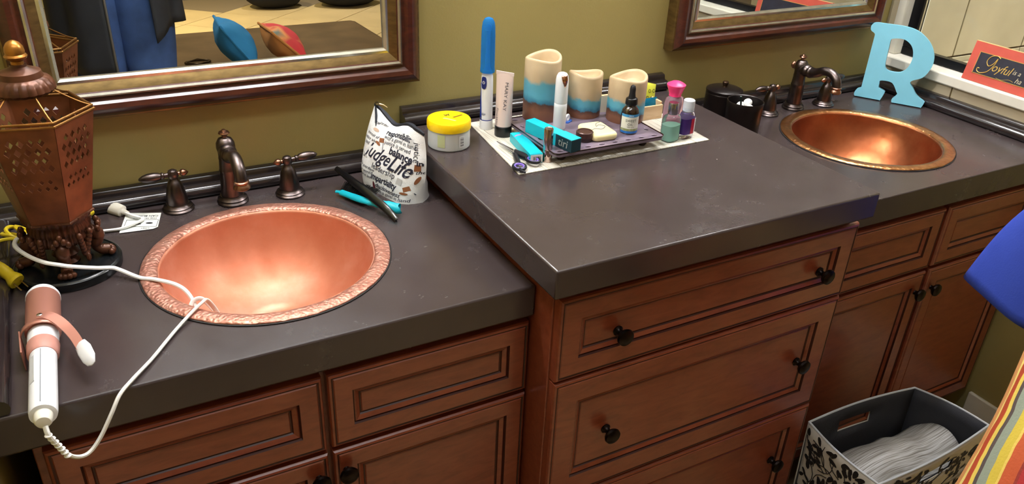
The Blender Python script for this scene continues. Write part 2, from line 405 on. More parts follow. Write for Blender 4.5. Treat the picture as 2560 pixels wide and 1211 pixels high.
def counter(name, label, x0, x1, y0, z1, th, hole):
    c = thing(name, label, 'countertop', ((x0 + x1) / 2, (y0 - .002) / 2, z1 - th)); o = Vector(c.location)
    mb = slab(x0, x1, y0, -.002, z1 - th, z1, hole); mb.v = [(x - o.x, y - o.y, z - o.z) for x, y, z in mb.v]
    s_ = mb.build('slab', COUNTER, c, bev=.0035); return c, o
c1, o1 = counter('countertop', 'dark brown countertop holding the left copper sink', .2735, 1.0355, -.56, ZL, .058, (S1, SY, .188))
moulding(c1, (.2735, -.0025, ZL + .0004), (1.009, -.0025, ZL + .0004), (0, -1, 0), o1)
moulding(c1, (.2735, -.0375, ZL + .0004), (.2735, -.556, ZL + .0004), (1, 0, 0), o1)
c2, o2 = counter('countertop', 'raised dark brown middle countertop carrying the placemat', 1.0117, 1.6928, -.6535, ZM, .050, None)
moulding(c2, (1.022, -.0025, ZM + .0004), (1.688, -.0025, ZM + .0004), (0, -1, 0), o2)
c3, o3 = counter('countertop', 'dark brown countertop holding the right copper sink', 1.6935, XD - .007, -.56, ZL, .058, (S2, SY, .188))
moulding(c3, (1.6955, -.0025, ZL + .0004), (XD - .042, -.0025, ZL + .0004), (0, -1, 0), o3)
moulding(c3, (XD - .007, -.0025, ZL + .0004), (XD - .007, -.556, ZL + .0004), (-1, 0, 0), o3)

# ------------------------------------------------------------------ copper sinks
def sink(label, x, bowl_m, rim_m):
    s_ = thing('copper_sink', label, 'sink', (x, SY, ZL + .0005), group='round hammered copper sinks')
    def wob(r, z, a): return r + .0012 * noise.noise((cos(a) * 6, sin(a) * 6, r * 40)), z + (.0008 * noise.noise((cos(a) * 9, sin(a) * 9, r * 90)) if z > .001 else 0)
    MB().lathe([(.1965, .0002), (.1970, .0022), (.1955, .0038), (.188, .0048), (.180, .0050), (.1735, .0042), (.1705, .0020), (.1695, -.0015)], 96, caps=False, mod=wob).build('rim', rim_m, s_, sharp=60)
    pr = [(.1700, .0015), (.1690, -.004), (.1665, -.018), (.1610, -.036), (.151, -.058), (.136, -.080), (.114, -.100), (.086, -.115), (.055, -.124), (.024, -.128)]
    MB().lathe(pr, 96, caps=False).build('bowl', bowl_m, s_, sharp=80, solid=.0015)
    MB().lathe([(.024, -.128), (.022, -.1255), (.016, -.127), (.0155, -.150)], 32, caps=True).build('drain', BRONZE, s_)
    MB().lathe([(.1964, -.0003), (.1990, -.0003), (.1988, .0012), (.1966, .0016)], 96, caps=False).build('sealant_ring', mat('black_sealant', (18, 15, 15), .6), s_)
    return s_
sink('pinkish copper sink with the white cord dipping into it', S1,
     m_copper('satin_copper', (196, 118, 86), (208, 136, 106), (218, 160, 136), 60, .08, .52, 9, .6),
     m_copper('hammered_copper_rim', (168, 112, 96), (190, 134, 116), (206, 158, 140), 210, .55, .45, 60, .7))
sink('darker bronze-toned copper sink in front of the letter', S2,
     m_copper('dark_copper', (138, 74, 44), (166, 96, 60), (190, 124, 84), 55, .2, .34, 9, .9),
     m_copper('brassy_copper_rim', (170, 112, 70), (196, 140, 92), (214, 164, 114), 150, .35, .3, 30))

# ------------------------------------------------------------------ faucets
def spout(label, x, y):
    t = thing('faucet_spout', label, 'faucet', (x, y, ZL + .0005), group='bronze faucet spouts')
    MB().lathe([(.0275, 0), (.028, .003), (.0255, .006), (.0262, .009), (.0225, .0125), (.0215, .015)], 32).build('base_flange', BRONZE, t)
    MB().lathe([(.0190, .014), (.0183, .030), (.0172, .055), (.0165, .062), (.0172, .064), (.0162, .067), (.0150, .085), (.0155, .088), (.0148, .091), (.0150, .100), (.0168, .108), (.0160, .117), (.0118, .1245), (.006, .127), (.0055, .1275)], 28).build('column', BRONZE, t)
    MB().lathe([(.0048, .126), (.0045, .1305), (.0062, .1315), (.0100, .1345), (.0085, .1375), (.0045, .1385), (.003, .1415), (.0008, .142)], 20).build('finial', BRONZE_EDGE, t)
    mb = MB(); mb.lathe([(.010, .010), (.011, .0165), (.0085, .0185), (.0075, .0225), (.0095, .0255), (.0085, .0285), (.003, .030)], 18)
    mb.v = [(a, c - .002, .108 + b) for a, b, c in mb.v]; mb.build('rear_knob', BRONZE_EDGE, t)
    P = cr([(0, -.006, .105), (0, -.020, .1045), (0, -.034, .1040), (0, -.052, .1085), (0, -.074, .1185), (0, -.096, .1195), (0, -.113, .110), (0, -.119, .098), (0, -.1195, .089)], 6)
    n = len(P) - 1; rr = []
    for i in range(n + 1):
        q = i / n; rr.append(.0155 - .0045 * min(1, q * 2.2) + (.0012 if .10 < q < .16 or .21 < q < .27 else 0) - .0006 * q)
    MB().tube(P, rr, 20).build('spout_arm', BRONZE, t, sharp=60)
    MB().lathe([(.0110, .0925), (.0130, .0910), (.0128, .0880), (.0112, .0865), (.0122, .0845), (.0140, .0820), (.0143, .0785), (.0120, .0768), (.0085, .0768)], 24, (0, -.1195, 0)).build('aerator', BRONZE_EDGE, t)
    return t
def tap(label, x, y, d, lift):
    """d=-1 lever to the left, +1 to the right"""
    t = thing('tap_handle', label, 'tap', (x, y, ZL + .0005), group='bronze lever tap handles')
    MB().lathe([(.0268, 0), (.0275, .003), (.0245, .0055), (.025, .0075), (.0205, .0105), (.0195, .013)], 32).build('base_flange', BRONZE, t)
    MB().lathe([(.0185, .0125), (.0186, .018), (.0172, .030), (.0140, .045), (.0105, .0545), (.0085, .0565), (.0070, .0605), (.0090, .0640), (.0095, .0700), (.0075, .0755), (.003, .078)], 28).build('bell', BRONZE, t)
    D = Vector((d, 0, lift)).normalized(); o = Vector((0, 0, .0685))
    pr = [(.006, .0040), (.012, .0042), (.0145, .0040), (.016, .0062), (.0185, .0064), (.020, .0050), (.023, .0072), (.032, .0088), (.042, .0084), (.050, .0062), (.0555, .0030), (.057, .0008)]
    MB().tube([o + D * a for a, r in pr], [r for a, r in pr], 18).build('lever', BRONZE_EDGE if False else BRONZE, t, sharp=50)
    pr = [(.006, .0036), (.0115, .0034), (.0135, .0062), (.017, .0068), (.0205, .0058), (.024, .0030), (.026, .0008)]
    MB().tube([o - D * a for a, r in pr], [r for a, r in pr], 16).build('counterweight', BRONZE_EDGE, t, sharp=50)
    return t
spout('bronze spout with ball finial behind the left sink', .665, -.070)
tap('bronze lever tap nearest the lantern lamp', .5705, -.064, -1, -.03)
tap('bronze lever tap between left spout and printed pouch', .7690, -.079, 1, .08)
spout('curved bronze spout in profile behind the right sink', 2.077, -.074)
tap('bronze lever tap beside the black cup', 1.980, -.084, -1, .0)
tap('bronze lever tap beside the blue letter', 2.176, -.084, 1, .05)

# ------------------------------------------------------------------ mirrors
MAHOG = m_wood('mahogany_frame', (44, 18, 12), (66, 28, 18), (86, 40, 26), .28)
GOLD = mat('antique_gold_leaf', (118, 96, 58), .38, .8, var=.3, vscale=35, stretch=(1, 1, 3))
SILVER = mat('silver_leaf_lip', (206, 202, 186), .25, .9, var=.15, vscale=40)
MGLASS = mat('mirror_glass', (232, 236, 234), .0, 1)
FP = [(0, 0, 1), (0, .026, 1), (.002, .030, 1), (.005, .031, 1), (.007, .034, 0), (.013, .041, 0), (.021, .044, 0), (.029, .0415, 0), (.035, .034, 0), (.039, .033, 0), (.0405, .0365, 2), (.044, .0385, 2), (.0475, .0365, 2), (.049, .033, 0), (.051, .032, 1), (.063, .024, 1), (.065, .0245, 2), (.068, .0255, 2), (.072, .0225, 2), (.0735, .0020, 2)]
def mirror(label, x0, x1, z0, z1):
    t = thing('wall_mirror', label, 'mirror', ((x0 + x1) / 2, -.001, z0), group='framed vanity mirrors')
    a, b, H = x0 - (x0 + x1) / 2, x1 - (x0 + x1) / 2, z1 - z0
    C4 = [(a, 0), (b, 0), (b, H), (a, H)]; D4 = [(1, 1), (-1, 1), (-1, -1), (1, -1)]
    for k, nm in enumerate(('bottom_rail', 'side_stile', 'top_rail', 'side_stile')):
        q = (k + 1) % 4
        L = [[(C4[i][0] + p[0] * D4[i][0], -p[1], C4[i][1] + p[0] * D4[i][1]) for p in FP] for i in (k, q)]
        vs = L[0] + L[1]; n = len(FP)
        MB().add(vs, [(i, i + 1, n + i + 1, n + i) for i in range(n - 1)], [FP[i + 1][2] for i in range(n - 1)]).build(nm, [MAHOG, GOLD, SILVER], t, sharp=30)
    i0, i1 = .071, .071 + .022
    g = .020      # the glass sits a little further out at the bottom
    L = [[(x, -y + g * (z - i0), z) for x, z in ((a + i, i), (b - i, i), (b - i, H - i), (a + i, H - i))] for i, y in ((i0, .0165), (i0, .01795), (i1, .0180))]
    MB().loft(L).build('mirror_glass', MGLASS, t, sharp=.2)
    return t
mirror('framed mirror above the left sink, reflecting jeans and cushions', .357, 1.0578, Z(.1735), Z(1.10))
mirror('framed mirror above the right sink, reflecting the red sign', 1.685, 2.392, Z(.1735), Z(1.10))

# ================================================================== things on the left counter
# ------------------------------------------------------------------ lantern lamp
LAMPX, LAMPY = .3865, -.212
LCOP = mat('aged_copper_sheet', (122, 74, 46), .45, .55, var=.45, vscale=22, rvar=.1)
LBRO = mat('brown_cast_resin', (88, 52, 34), .35, .35, var=.4, vscale=40)
LBRASS = mat('antique_brass_wire', (140, 98, 52), .32, .9, var=.25, vscale=50)
lamp = thing('lantern_lamp', 'hexagonal pierced copper lantern lamp on clawed feet and black disc', 'lamp', (LAMPX, LAMPY, ZL + .0005))
MB().lathe([(.0760, 0), (.0775, .004), (.0775, .013), (.0752, .0155), (.0730, .0158), (.0725, .0145)], 64).build('base_disc', mat('black_lacquer', (20, 23, 25), .22, rvar=.08, var=.2, vscale=30), lamp)
TH0 = math.radians(-10)
hexv = lambda k, r, z: Vector((r * cos(TH0 + k * pi / 3), r * sin(TH0 + k * pi / 3), z))
ZT, RT, ZB, RB = .257, .0815, .098, .050
def lamp_panel(k):
    mb = MB(); A, B, Cc, D = hexv(k, RB, ZB), hexv(k + 1, RB, ZB), hexv(k + 1, RT, ZT), hexv(k, RT, ZT)
    pt = lambda u, v: (A * (1 - u) + B * u) * (1 - v) + (D * (1 - u) + Cc * u) * v
    nrm = (B - A).cross(D - A).normalized() * .0006
    if nrm.dot(A + B) < 0: nrm = -nrm
    def sheet2(P, fs):      # outer and inner skin of the sheet metal
        n = len(P); mb.add([p + nrm for p in P] + [p - nrm for p in P], list(fs) + [tuple(n + i for i in reversed(f)) for f in fs])
    def rect(u0, u1, v0, v1): sheet2([pt(u0, v0), pt(u1, v0), pt(u1, v1), pt(u0, v1)], [(0, 1, 2, 3)])
    def cell(u0, u1, v0, v1, s):
        um, vm = (u0 + u1) / 2, (v0 + v1) / 2; hu, hv = (u1 - u0) / 2 * s, (v1 - v0) / 2 * s
        hv *= 1.25; P = [(u0, v0), (um, v0), (u1, v0), (u1, vm), (u1, v1), (um, v1), (u0, v1), (u0, vm), (um, vm - hv), (um + hu, vm), (um, vm + hv), (um - hu, vm)]
        P = [pt(*q) for q in P]; sheet2(P, [(0, 1, 8, 11, 7), (1, 2, 3, 9, 8), (3, 4, 5, 10, 9), (5, 6, 7, 11, 10)])
        for a_, b_ in ((8, 9), (9, 10), (10, 11), (11, 8)): mb.add([P[a_] + nrm, P[b_] + nrm, P[b_] - nrm, P[a_] - nrm], [(0, 1, 2, 3)])
    def band(v0, v1, nr, nc, s):
        dv = (v1 - v0) / nr; m0 = .08; du = (1 - 2 * m0) / nc
        for r in range(nr):
            a, b = v0 + r * dv, v0 + (r + 1) * dv
            off = du / 2 if r % 2 else 0
            us = m0 + off; rect(0, us, a, b)
            k_ = nc - 1 if r % 2 else nc
            for c in range(k_): cell(us + c * du, us + (c + 1) * du, a, b, s)
            rect(us + k_ * du, 1, a, b)
    rect(0, 1, 0, .36); band(.36, .50, 2, 5, .62); rect(0, 1, .50, .56); band(.56, .91, 4, 5, .76); rect(0, 1, .91, 1)
    return mb.build('lantern_panel', LCOP, lamp, sharp=1, recalc=False)
for k in range(6): lamp_panel(k)
def hexring(r, z, tr, name, mt):
    P = [hexv(k, r, z) for k in range(6)]; mb = MB()
    for k in range(6): mb.tube([P[k], P[(k + 1) % 6]], tr, 8)
    for p in P: mb.ball(p, tr * 1.15, 8)
    return mb.build(name, mt, lamp)
hexring(RT + .0012, ZT + .0015, .0020, 'rim_wire', LBRASS)
hexring(RT - .001, ZT + .0065, .0020, 'rim_wire', LBRASS)
hexring(RB + .0012, ZB, .0022, 'lower_wire', LBRO)
for k in range(6):
    a = hexv(k, RT - .001, ZT + .0065); b = hexv(k, .034, .2905)
    P = cr([a, a * .72 + b * .28 + Vector((0, 0, -.002)), a * .35 + b * .65 + Vector((0, 0, -.0015)), b], 5)
    MB().tube(P, .0013, 6).build('cap_wire', LBRASS, lamp)
def flute(r, z, a): return (r + (.0022 * abs(sin(a * 11)) if .286 < z < .309 else 0), z)
MB().lathe([(.020, .2855), (.034, .2875), (.0395, .2925), (.0385, .2995), (.0335, .3075), (.0285, .3100), (.0265, .3180), (.0150, .3225), (.0110, .3250), (.0105, .3285)], 66, mod=flute).build('crown', LBRO, lamp)
MB().lathe([(.0085, .327), (.0080, .3325), (.0105, .3350), (.0135, .3365), (.0148, .3395), (.0130, .3420), (.0122, .3425), (.0128, .3460), (.0118, .3520), (.0085, .3575), (.0040, .3605), (.0010, .3615)], 24).build('acorn_finial', mat('amber_gold_paint', (160, 108, 46), .3, .7, var=.25, vscale=70), lamp)
def ribs(r, z, a): return (r + .0013 * sin(a * 34), z)
MB().lathe([(.048, .100), (.0475, .094), (.0400, .088), (.0425, .080), (.0430, .074), (.0415, .0725), (.0440, .066), (.0425, .058), (.036, .0535), (.020, .052)], 170, mod=ribs).build('ribbed_bell', LBRO, lamp, sharp=85)
MB().lathe([(.018, .054), (.014, .040), (.020, .030), (.014, .022), (.018, .0155)], 24).build('stem', LBRO, lamp)
for a in (-92, -2, 88, 178):
    c, s_ = cos(math.radians(a)), sin(math.radians(a)); q = Vector((c, s_, 0)); p_ = Vector((-s_, c, 0))
    mb = MB(); up = Vector((0, 0, 1))
    mb.tube(cr([q * .030 + up * .066, q * .046 + up * .058, q * .049 + up * .046, q * .043 + up * .034, q * .050 + up * .025, q * .062 + up * .0225], 5), [.0085] * 5 + [.0098] * 5 + [.0085] * 5 + [.0075] * 5 + [.0085] * 5 + [.008], 10)
    for w_ in (-.0085, -.003, .003, .0085): mb.ball(q * (.0665 - abs(w_) * .35) + p_ * w_ + up * .0212, (.0052, .0048, .0054), 8)
    f = mb.build('claw_foot', LBRO, lamp)
    mb = MB()
    for i in range(5): mb.ball(q * (.051 + .002 * (i % 2)) + p_ * (.005 * (i - 2)) + up * (.066 + .006 * (2 - abs(i - 2))), (.0045, .0045, .006), 8)
    mb.build('acanthus_leaf', LBRO, f)
for a in (-47, 43, 133, 223):
    c, s_ = cos(math.radians(a)), sin(math.radians(a)); q = Vector((c, s_, 0)); p_ = Vector((-s_, c, 0)); mb = MB()
    for i in range(6):
        for sgn in (-1, 1): mb.ball(q * (.047 - .001 * i) + p_ * sgn * (.010 - .0016 * i) + Vector((0, 0, .071 - .0065 * i)), (.0048, .0048, .0062), 8)
    mb.ball(q * .045 + Vector((0, 0, .031)), (.004, .004, .008), 8); mb.build('leaf_swag', LBRO, lamp)

# ------------------------------------------------------------------ yellow extension cord
YEL = mat('yellow_vinyl', (206, 182, 34), .4, sss=.1)
yc = thing('extension_cord', 'yellow extension cord coiled behind the lantern lamp', 'cord', (.32, -.13, ZL + .0005)); off = Vector(yc.location)
pts = [(.279, -.170, .041), (.289, -.160, .040), (.305, -.150, .0385), (.322, -.140, .030), (.330, -.120, .012), (.318, -.085, .010), (.306, -.090, .020), (.300, -.120, .034), (.313, -.140, .038), (.330, -.128, .020), (.334, -.100, .008), (.324, -.080, .018), (.312, -.088, .030), (.306, -.112, .036), (.318, -.136, .030), (.334, -.135, .010), (.341, -.108, .006), (.330, -.072, .012), (.318, -.090, .030), (.326, -.120, .034), (.338, -.112, .018), (.346, -.082, .006), (.366, -.078, .004), (.392, -.080, .004), (.410, -.066, .006)]
MB().tube([p + Vector((0, 0, ZL)) - off for p in cr(pts, 7)], .0030, 7).build('cable', YEL, yc)
MB().tube([Vector((.408, -.068, .008 + ZL)) - off, Vector((.413, -.060, .010 + ZL)) - off, Vector((.424, -.046, .011 + ZL)) - off, Vector((.432, -.040, .010 + ZL)) - off], [.005, .0105, .0100, .006], 12, flat=.7).build('socket_end', YEL, yc)
P = [Vector((.279, -.21, .040 + ZL)) - off, Vector((.288, -.216, .041 + ZL)) - off]
MB().tube([Vector(q) + Vector((0, 0, ZL)) - off for q in cr([(.279, -.195, .0385), (.283, -.212, .0395), (.292, -.226, .0425)], 5)], .0030, 7).build('cable', YEL, yc)
a, b = Vector((.290, -.223, .043 + ZL)) - off, Vector((.318, -.262, .020 + ZL)) - off
D = b - a
MB().tube([a, a + D * .1, a + D * .35, a + D * .6, a + D * .72, a + D * .9, a + D * .91, b], [.004, .0055, .0085, .0095, .0088, .0125, .0128, .0122], 14, flat=.8).build('plug', YEL, yc)
for sg_ in (-1, 1):
    o = D.cross(Vector((0, 0, 1))).normalized() * .0055 * sg_
    MB().tube([b + o, b + o + D * .30], .0011, 6).build('prong', mat('brass_prong', (190, 168, 110), .3, 1), yc)

# ------------------------------------------------------------------ curling iron
ROSE = mat('rose_gold_enamel', (190, 132, 116), .38, .55)
WCORD = mat('white_cord', (236, 236, 232), .42)
ci = thing('curling_iron', 'rose gold and white curling iron with white cord at counter corner', 'curling iron', (.347, -.45, ZL + .0005)); off = Vector(ci.location)
V = lambda x, y, z: Vector((x, y, z + ZL)) - off
def along(a, b, prof, n=32, flat=1):
    a, b = Vector(a), Vector(b); d = (b - a).normalized()
    return MB().tube([a + d * q for q, r in prof], [r for q, r in prof], n, flat=flat)
A, B = V(.3510, -.3300, .0232), V(.3431, -.6135, .0185)
along(A, B, [(-.007, .0165), (-.006, .0200), (0, .0222), (.005, .0224), (.0055, .0220)]).build('barrel_tip', WHITE_PLASTIC, ci)
along(A, B, [(.005, .0219), (.090, .0219), (.092, .020), (.098, .0175)]).build('barrel', ROSE, ci, sharp=30)
along(A, B, [(.095, .0175), (.098, .0190), (.123, .0186), (.125, .0180)]).build('collar', WHITE_PLASTIC, ci, sharp=30)
along(A, B, [(.121, .0184), (.124, .0196), (.144, .0188), (.148, .0165)]).build('dial_ring', mat('rose_plastic', (196, 140, 128), .45), ci, sharp=30)
along(A, B, [(.147, .0155), (.150, .0160), (.250, .0158), (.262, .0158), (.268, .0150), (.2685, .0100)]).build('handle', WHITE_PLASTIC, ci, sharp=30)
along(A, B, [(.267, .0105), (.279, .0100), (.283, .0080), (.284, .004)]).build('cord_cap', mat('cream_plastic', (228, 226, 214), .4), ci)
MB().box(-.0004, -.11, -.0004, .0004, 0, .0004).build('seam_line', mat('seam_grey', (120, 125, 132), .5), ci, V(.3469, -.482, .0369), (.016, 0, -.028))
MB().box(-.0035, -.055, -.0002, .0035, 0, .0004).build('rating_label', mat('silver_label', (196, 198, 200), .4), ci, V(.3365, -.492, .0334), (.016, -.72, -.028))
P = cr([V(.3475, -.415, .0465), V(.3570, -.418, .0462), V(.3680, -.428, .0430), V(.3780, -.446, .0390), V(.3870, -.472, .0360), V(.3930, -.500, .0340)], 5)
mb = MB(); L2 = []
for i, p in enumerate(P):
    t = (P[min(i + 1, len(P) - 1)] - P[max(i - 1, 0)]).normalized(); sd = Vector((0, 0, 1)).cross(t).normalized(); wd = .0085 - .003 * i / len(P); nn = t.cross(sd)
    L2.append([p + sd * wd + nn * .0008, p - sd * wd + nn * .0008, p - sd * wd - nn * .0008, p + sd * wd - nn * .0008])
mb.loft(L2).build('clamp_lever', ROSE, ci, sharp=30)
MB().tube([V(.3910, -.490, .0365), V(.3925, -.494, .037), V(.3960, -.506, .0355), V(.3995, -.520, .031), V(.4010, -.528, .027), V(.4010, -.530, .026)], [.003, .0085, .0105, .0098, .006, .002], 16, flat=.42).build('thumb_tab', WHITE_PLASTIC, ci)
MB().lathe([(.0036, 0), (.0036, .0013), (.0025, .0020)], 14, V(.3495, -.4160, .0468)).build('rivet', CHROME, ci)
MB().loft([[V(.3205, -.418, z), V(.3225, -.470, z), V(.3245, -.470, z), V(.3225, -.418, z)] for z in (.0005, .030)]).build('stand_foot', ROSE, ci, bev=.0004)
mb = MB(); L2 = []
for i in range(13):
    a_ = pi * (.02 + .9 * i / 12); L2.append([V(.3480 - .0240 * cos(a_) * 1.05, -.421 - .004 * i / 12, .0232 + .0228 * sin(a_)), V(.3478 - .0240 * cos(a_) * 1.05, -.431 - .004 * i / 12, .0232 + .0228 * sin(a_))])
mb.loft(L2, closed=False, caps=False).build('clamp_band', ROSE, ci, solid=.0012)
# cord: out of the handle, over the counter edge, into the sink, past the lamp to the plug
def cordtube(pts, r=.0026): return MB().tube([V(*p) for p in cr(pts, 7)], r, 8, flat=1.35)
cord = [(.3440, -.6130, .0130), (.3455, -.6200, .004), (.3500, -.6190, -.012), (.3580, -.6140, -.036), (.3690, -.6080, -.049), (.3810, -.6020, -.050), (.3960, -.5970, -.035), (.4130, -.5900, -.010), (.4260, -.5780, .0055), (.4430, -.5530, .0055), (.4700, -.5170, .0042), (.4950, -.4800, .0042), (.5120, -.4560, .0045), (.5360, -.4300, .0085), (.5520, -.4170, .0120), (.5600, -.4070, .009), (.5690, -.3960, -.012), (.5760, -.3920, -.034), (.5770, -.3840, -.040), (.5690, -.3720, -.028), (.5570, -.3660, -.012), (.5440, -.3680, -.012), (.5380, -.3760, -.022), (.5430, -.3790, -.030), (.5470, -.3720, -.024), (.5400, -.3580, -.002), (.5260, -.3420, .0080), (.5000, -.3150, .0085), (.4800, -.2965, .0065), (.4560, -.2710, .0120), (.4450, -.2640, .0150), (.4240, -.2690, .0225), (.3934, -.2760, .0360), (.3770, -.2780, .0440), (.3580, -.2720, .0500), (.3370, -.2450, .0530), (.3225, -.2100, .0540), (.3260, -.1720, .0480), (.3420, -.1400, .0340), (.3660, -.1180, .0150), (.3950, -.1080, .0060), (.4320, -.1070, .0040), (.4680, -.1120, .0042), (.4900, -.1080, .0070), (.5060, -.0960, .0060)]
cordtube(cord).build('cord', WCORD, ci)
MB().tube([V(.5060, -.0960, .0060), V(.5080, -.0900, .0065), V(.5030, -.0860, .0070), V(.4970, -.0800, .0075), V(.4860, -.0640, .0080), V(.4790, -.0530, .0085)], .0026, 8, flat=1.3).build('cord', WCORD, ci)
MB().tube([V(.4870, -.0650, .0085), V(.4830, -.0590, .0085), V(.4795, -.0535, .0085), V(.4785, -.052, .0085), V(.4720, -.0420, .0085), V(.4640, -.0300, .009), V(.4625, -.028, .009)], [.0034, .0046, .0058, .0105, .0112, .0122, .0118], 14, flat=.72).build('plug', mat('cream_plug', (214, 210, 196), .45), ci)
for s_ in (-1, 1): MB().box(-.0008, 0, -.003, .0008, .016, .003).build('prong', CHROME, ci, V(.4628 + .0045 * s_, -.0285 + .003 * s_, .009), (0, 0, .59))
for i in range(7):
    q = V(.3452 + .0021 * i, -.6195 + .0006 * i, .004 - .0066 * i); MB().ball(q, (.0045, .0045, .0022), 10).build('strain_relief_ring', WCORD, ci)
# warning tag on the cord
tp = [V(.4843, -.0485, .0012), V(.5399, -.0708, .0012), V(.5275, -.1240, .0012), V(.5190, -.1285, .0012), V(.4662, -.1226, .0012)]
tg = MB().loft([[p for p in tp], [p + Vector((0, 0, .0006)) for p in tp]]).build('warning_tag', mat('tag_card', (226, 230, 224), .5), ci)
def tagmap(x, y):
    o = V(.5270, -.0800, .0022); e1 = Vector((-.93, .375, 0)); e2 = Vector((-.27, -.96, 0)); return o + e1 * x + e2 * y
INK = mat('black_ink', (24, 24, 30), .6)
lettering([('CAN BURN', .0075, .012, -.001, 0, .01, 0), ('THIS PRODUCT', .0058, .014, .008, 0, .005, 0), ('LOST', .006, .008, .046, 0, .0, 0)], tagmap, INK, tg)
mb = MB()
for (u0, v0, u1, v1) in ((-.010, .014, .044, .0148), (-.010, .040, .044, .0408), (-.010, .014, -.0092, .040), (.0432, .014, .044, .040)):
    mb.add([tagmap(u0, v0), tagmap(u1, v0), tagmap(u1, v1), tagmap(u0, v1)], [(0, 1, 2, 3)])
mb.add([tagmap(.026 + .009 * cos(2 * pi * i / 14), .030 + .0035 * sin(2 * pi * i / 14)) for i in range(14)], [tuple(range(14))])
mb.add([tagmap(.004 + .006 * cos(2 * pi * i / 14), .027 + .003 * sin(2 * pi * i / 14)) for i in range(14)], [tuple(range(14))])
mb.build('pictogram', INK, tg, recalc=False)

# ------------------------------------------------------------------ printed zip pouch
CANVAS = mat('white_canvas', (226, 229, 230), .75, bump=.25, bscale=500, var=.03, vscale=12)
po = thing('zip_pouch', 'white canvas zip pouch printed with black words about judging', 'pouch', (.96, -.14, ZL + .0005)); off = Vector(po.location)
def P_l(v):  # left seam, bottom to top
    return Vector((.9085, -.072, 0)).lerp(Vector((.949, -.064, .150)), v) + Vector((-.024, -.006, 0)) * sin(pi * v) ** .8 * (1 - v * .45)
def P_r(v):
    return Vector((.9560, -.2220, 0)).lerp(Vector((.9930, -.2030, .1310)), v) + Vector((.004, -.006, 0)) * sin(pi * v)
def pouch(u, v, side):
    """u 0..1 left to right, v up; side -1 = printed face towards the sink, +1 = back"""
    a, b = P_l(v), P_r(v); p = a.lerp(b, u); n = Vector((b.y - a.y, -(b.x - a.x), 0)).normalized()   # faces -x
    th = (.036 * (1 - v) ** .75 + .003)
    prof = (1 - abs(2 * u - 1) ** (2.6 + 4 * (1 - v)))
    cen = .030 * (1 - v) ** .9
    dip = -.020 * math.exp(-((u - .36) / .20) ** 2) * v ** 4
    wr = .0022 * noise.noise((u * 5, v * 6, side * 3.1)) + .0012 * noise.noise((u * 13, v * 11, side))
    q = p + n * (-side * th * prof - cen + (wr * (-side) if 0.02 < u < .98 else 0)); q.z = max(q.z + dip, 0)
    q.x += .006 * sin(pi * u * 1.0) * v ** 2
    return q + Vector((0, 0, ZL)) - off
mb = MB(); N = 28; LO = []
for j in range(29):
    v = j / 28; LO.append([pouch(i / N, v, -1) for i in range(N + 1)] + [pouch(1 - i / N, v, 1) for i in range(1, N)])
mb.loft(LO, caps=False)
mb.add([pouch(i / N, 0, -1) for i in range(N + 1)] + [pouch(1 - i / N, 0, 1) for i in range(1, N)], [tuple(range(2 * N))])
mb.build('canvas_body', CANVAS, po, sharp=60)
ZIP = mat('dark_zipper', (30, 34, 44), .6, bump=.4, bscale=900)
mb = MB(); L2 = []
for i in range(N + 1):
    u = i / N; a, b = pouch(u, 1, -1), pouch(u, 1, 1); c = (a + b) / 2; d = (b - a) * .5; d = d + d.normalized() * .0012 if d.length > 1e-6 else Vector((.001, 0, 0)); k = Vector((0, 0, 1))
    L2.append([c - d - k * .002, c - d + k * .0035, c + d + k * .0035, c + d - k * .002])
mb.loft(L2); mb.build('zipper', ZIP, po)
MB().tube([pouch(q, v_, -1) + Vector((-.0012, 0, .0006)) for q, v_ in ((.03, .995), (.06, .96), (.10, .915), (.14, .865), (.165, .82))], [.0028, .0042, .0046, .0036, .001], 8, flat=.45).build('zipper_tape', ZIP, po)
zp = pouch(.02, 1, -1)
MB().box(-.003, -.004, 0, .003, .004, .004).build('zipper_pull', mat('gold_zip_pull', (180, 165, 120), .3, 1), po, zp + Vector((.002, -.002, .003)))
MB().tube([zp + Vector((.004, -.004, .005)), zp + Vector((.012, -.010, .003)), zp + Vector((.018, -.014, -.002))], .0014, 6).build('zipper_pull', mat('gold_zip_pull', (180, 165, 120), .3, 1), po)
PW, PH = .158, .150
def pmap(x, y):
    u, v = x / PW, y / PH; u = min(max(u, .005), .995); v = min(max(v, .012), .97)
    a, b, c = pouch(u, v, -1), pouch(u + .004, v, -1), pouch(u, v + .004, -1); n = (b - a).cross(c - a).normalized()
    if n.x > 0: n = -n
    return a + n * .0006
NAVY = mat('navy_print', (28, 30, 48), .7); GREYP = mat('grey_print', (70, 74, 84), .7); BRN = mat('brown_print', (134, 84, 52), .7); MAR = mat('maroon_print', (92, 24, 34), .7)
lettering([('Judge', .038, .0545, .078, -.10, .012, .40, .76), ('Life', .044, .111, .0705, -.10, .014, .45, .82), ('balance', .021, .108, .093, -.06, .03, 0, .92), ('impartiality', .0185, .083, .032, -.04, .026, 0, .82), ('responsibility', .0165, .092, .128, -.02, .026, 0, .85), ('in', .015, .150, .088, 0, .03, 0)], pmap, NAVY, po, 'bold_lettering')
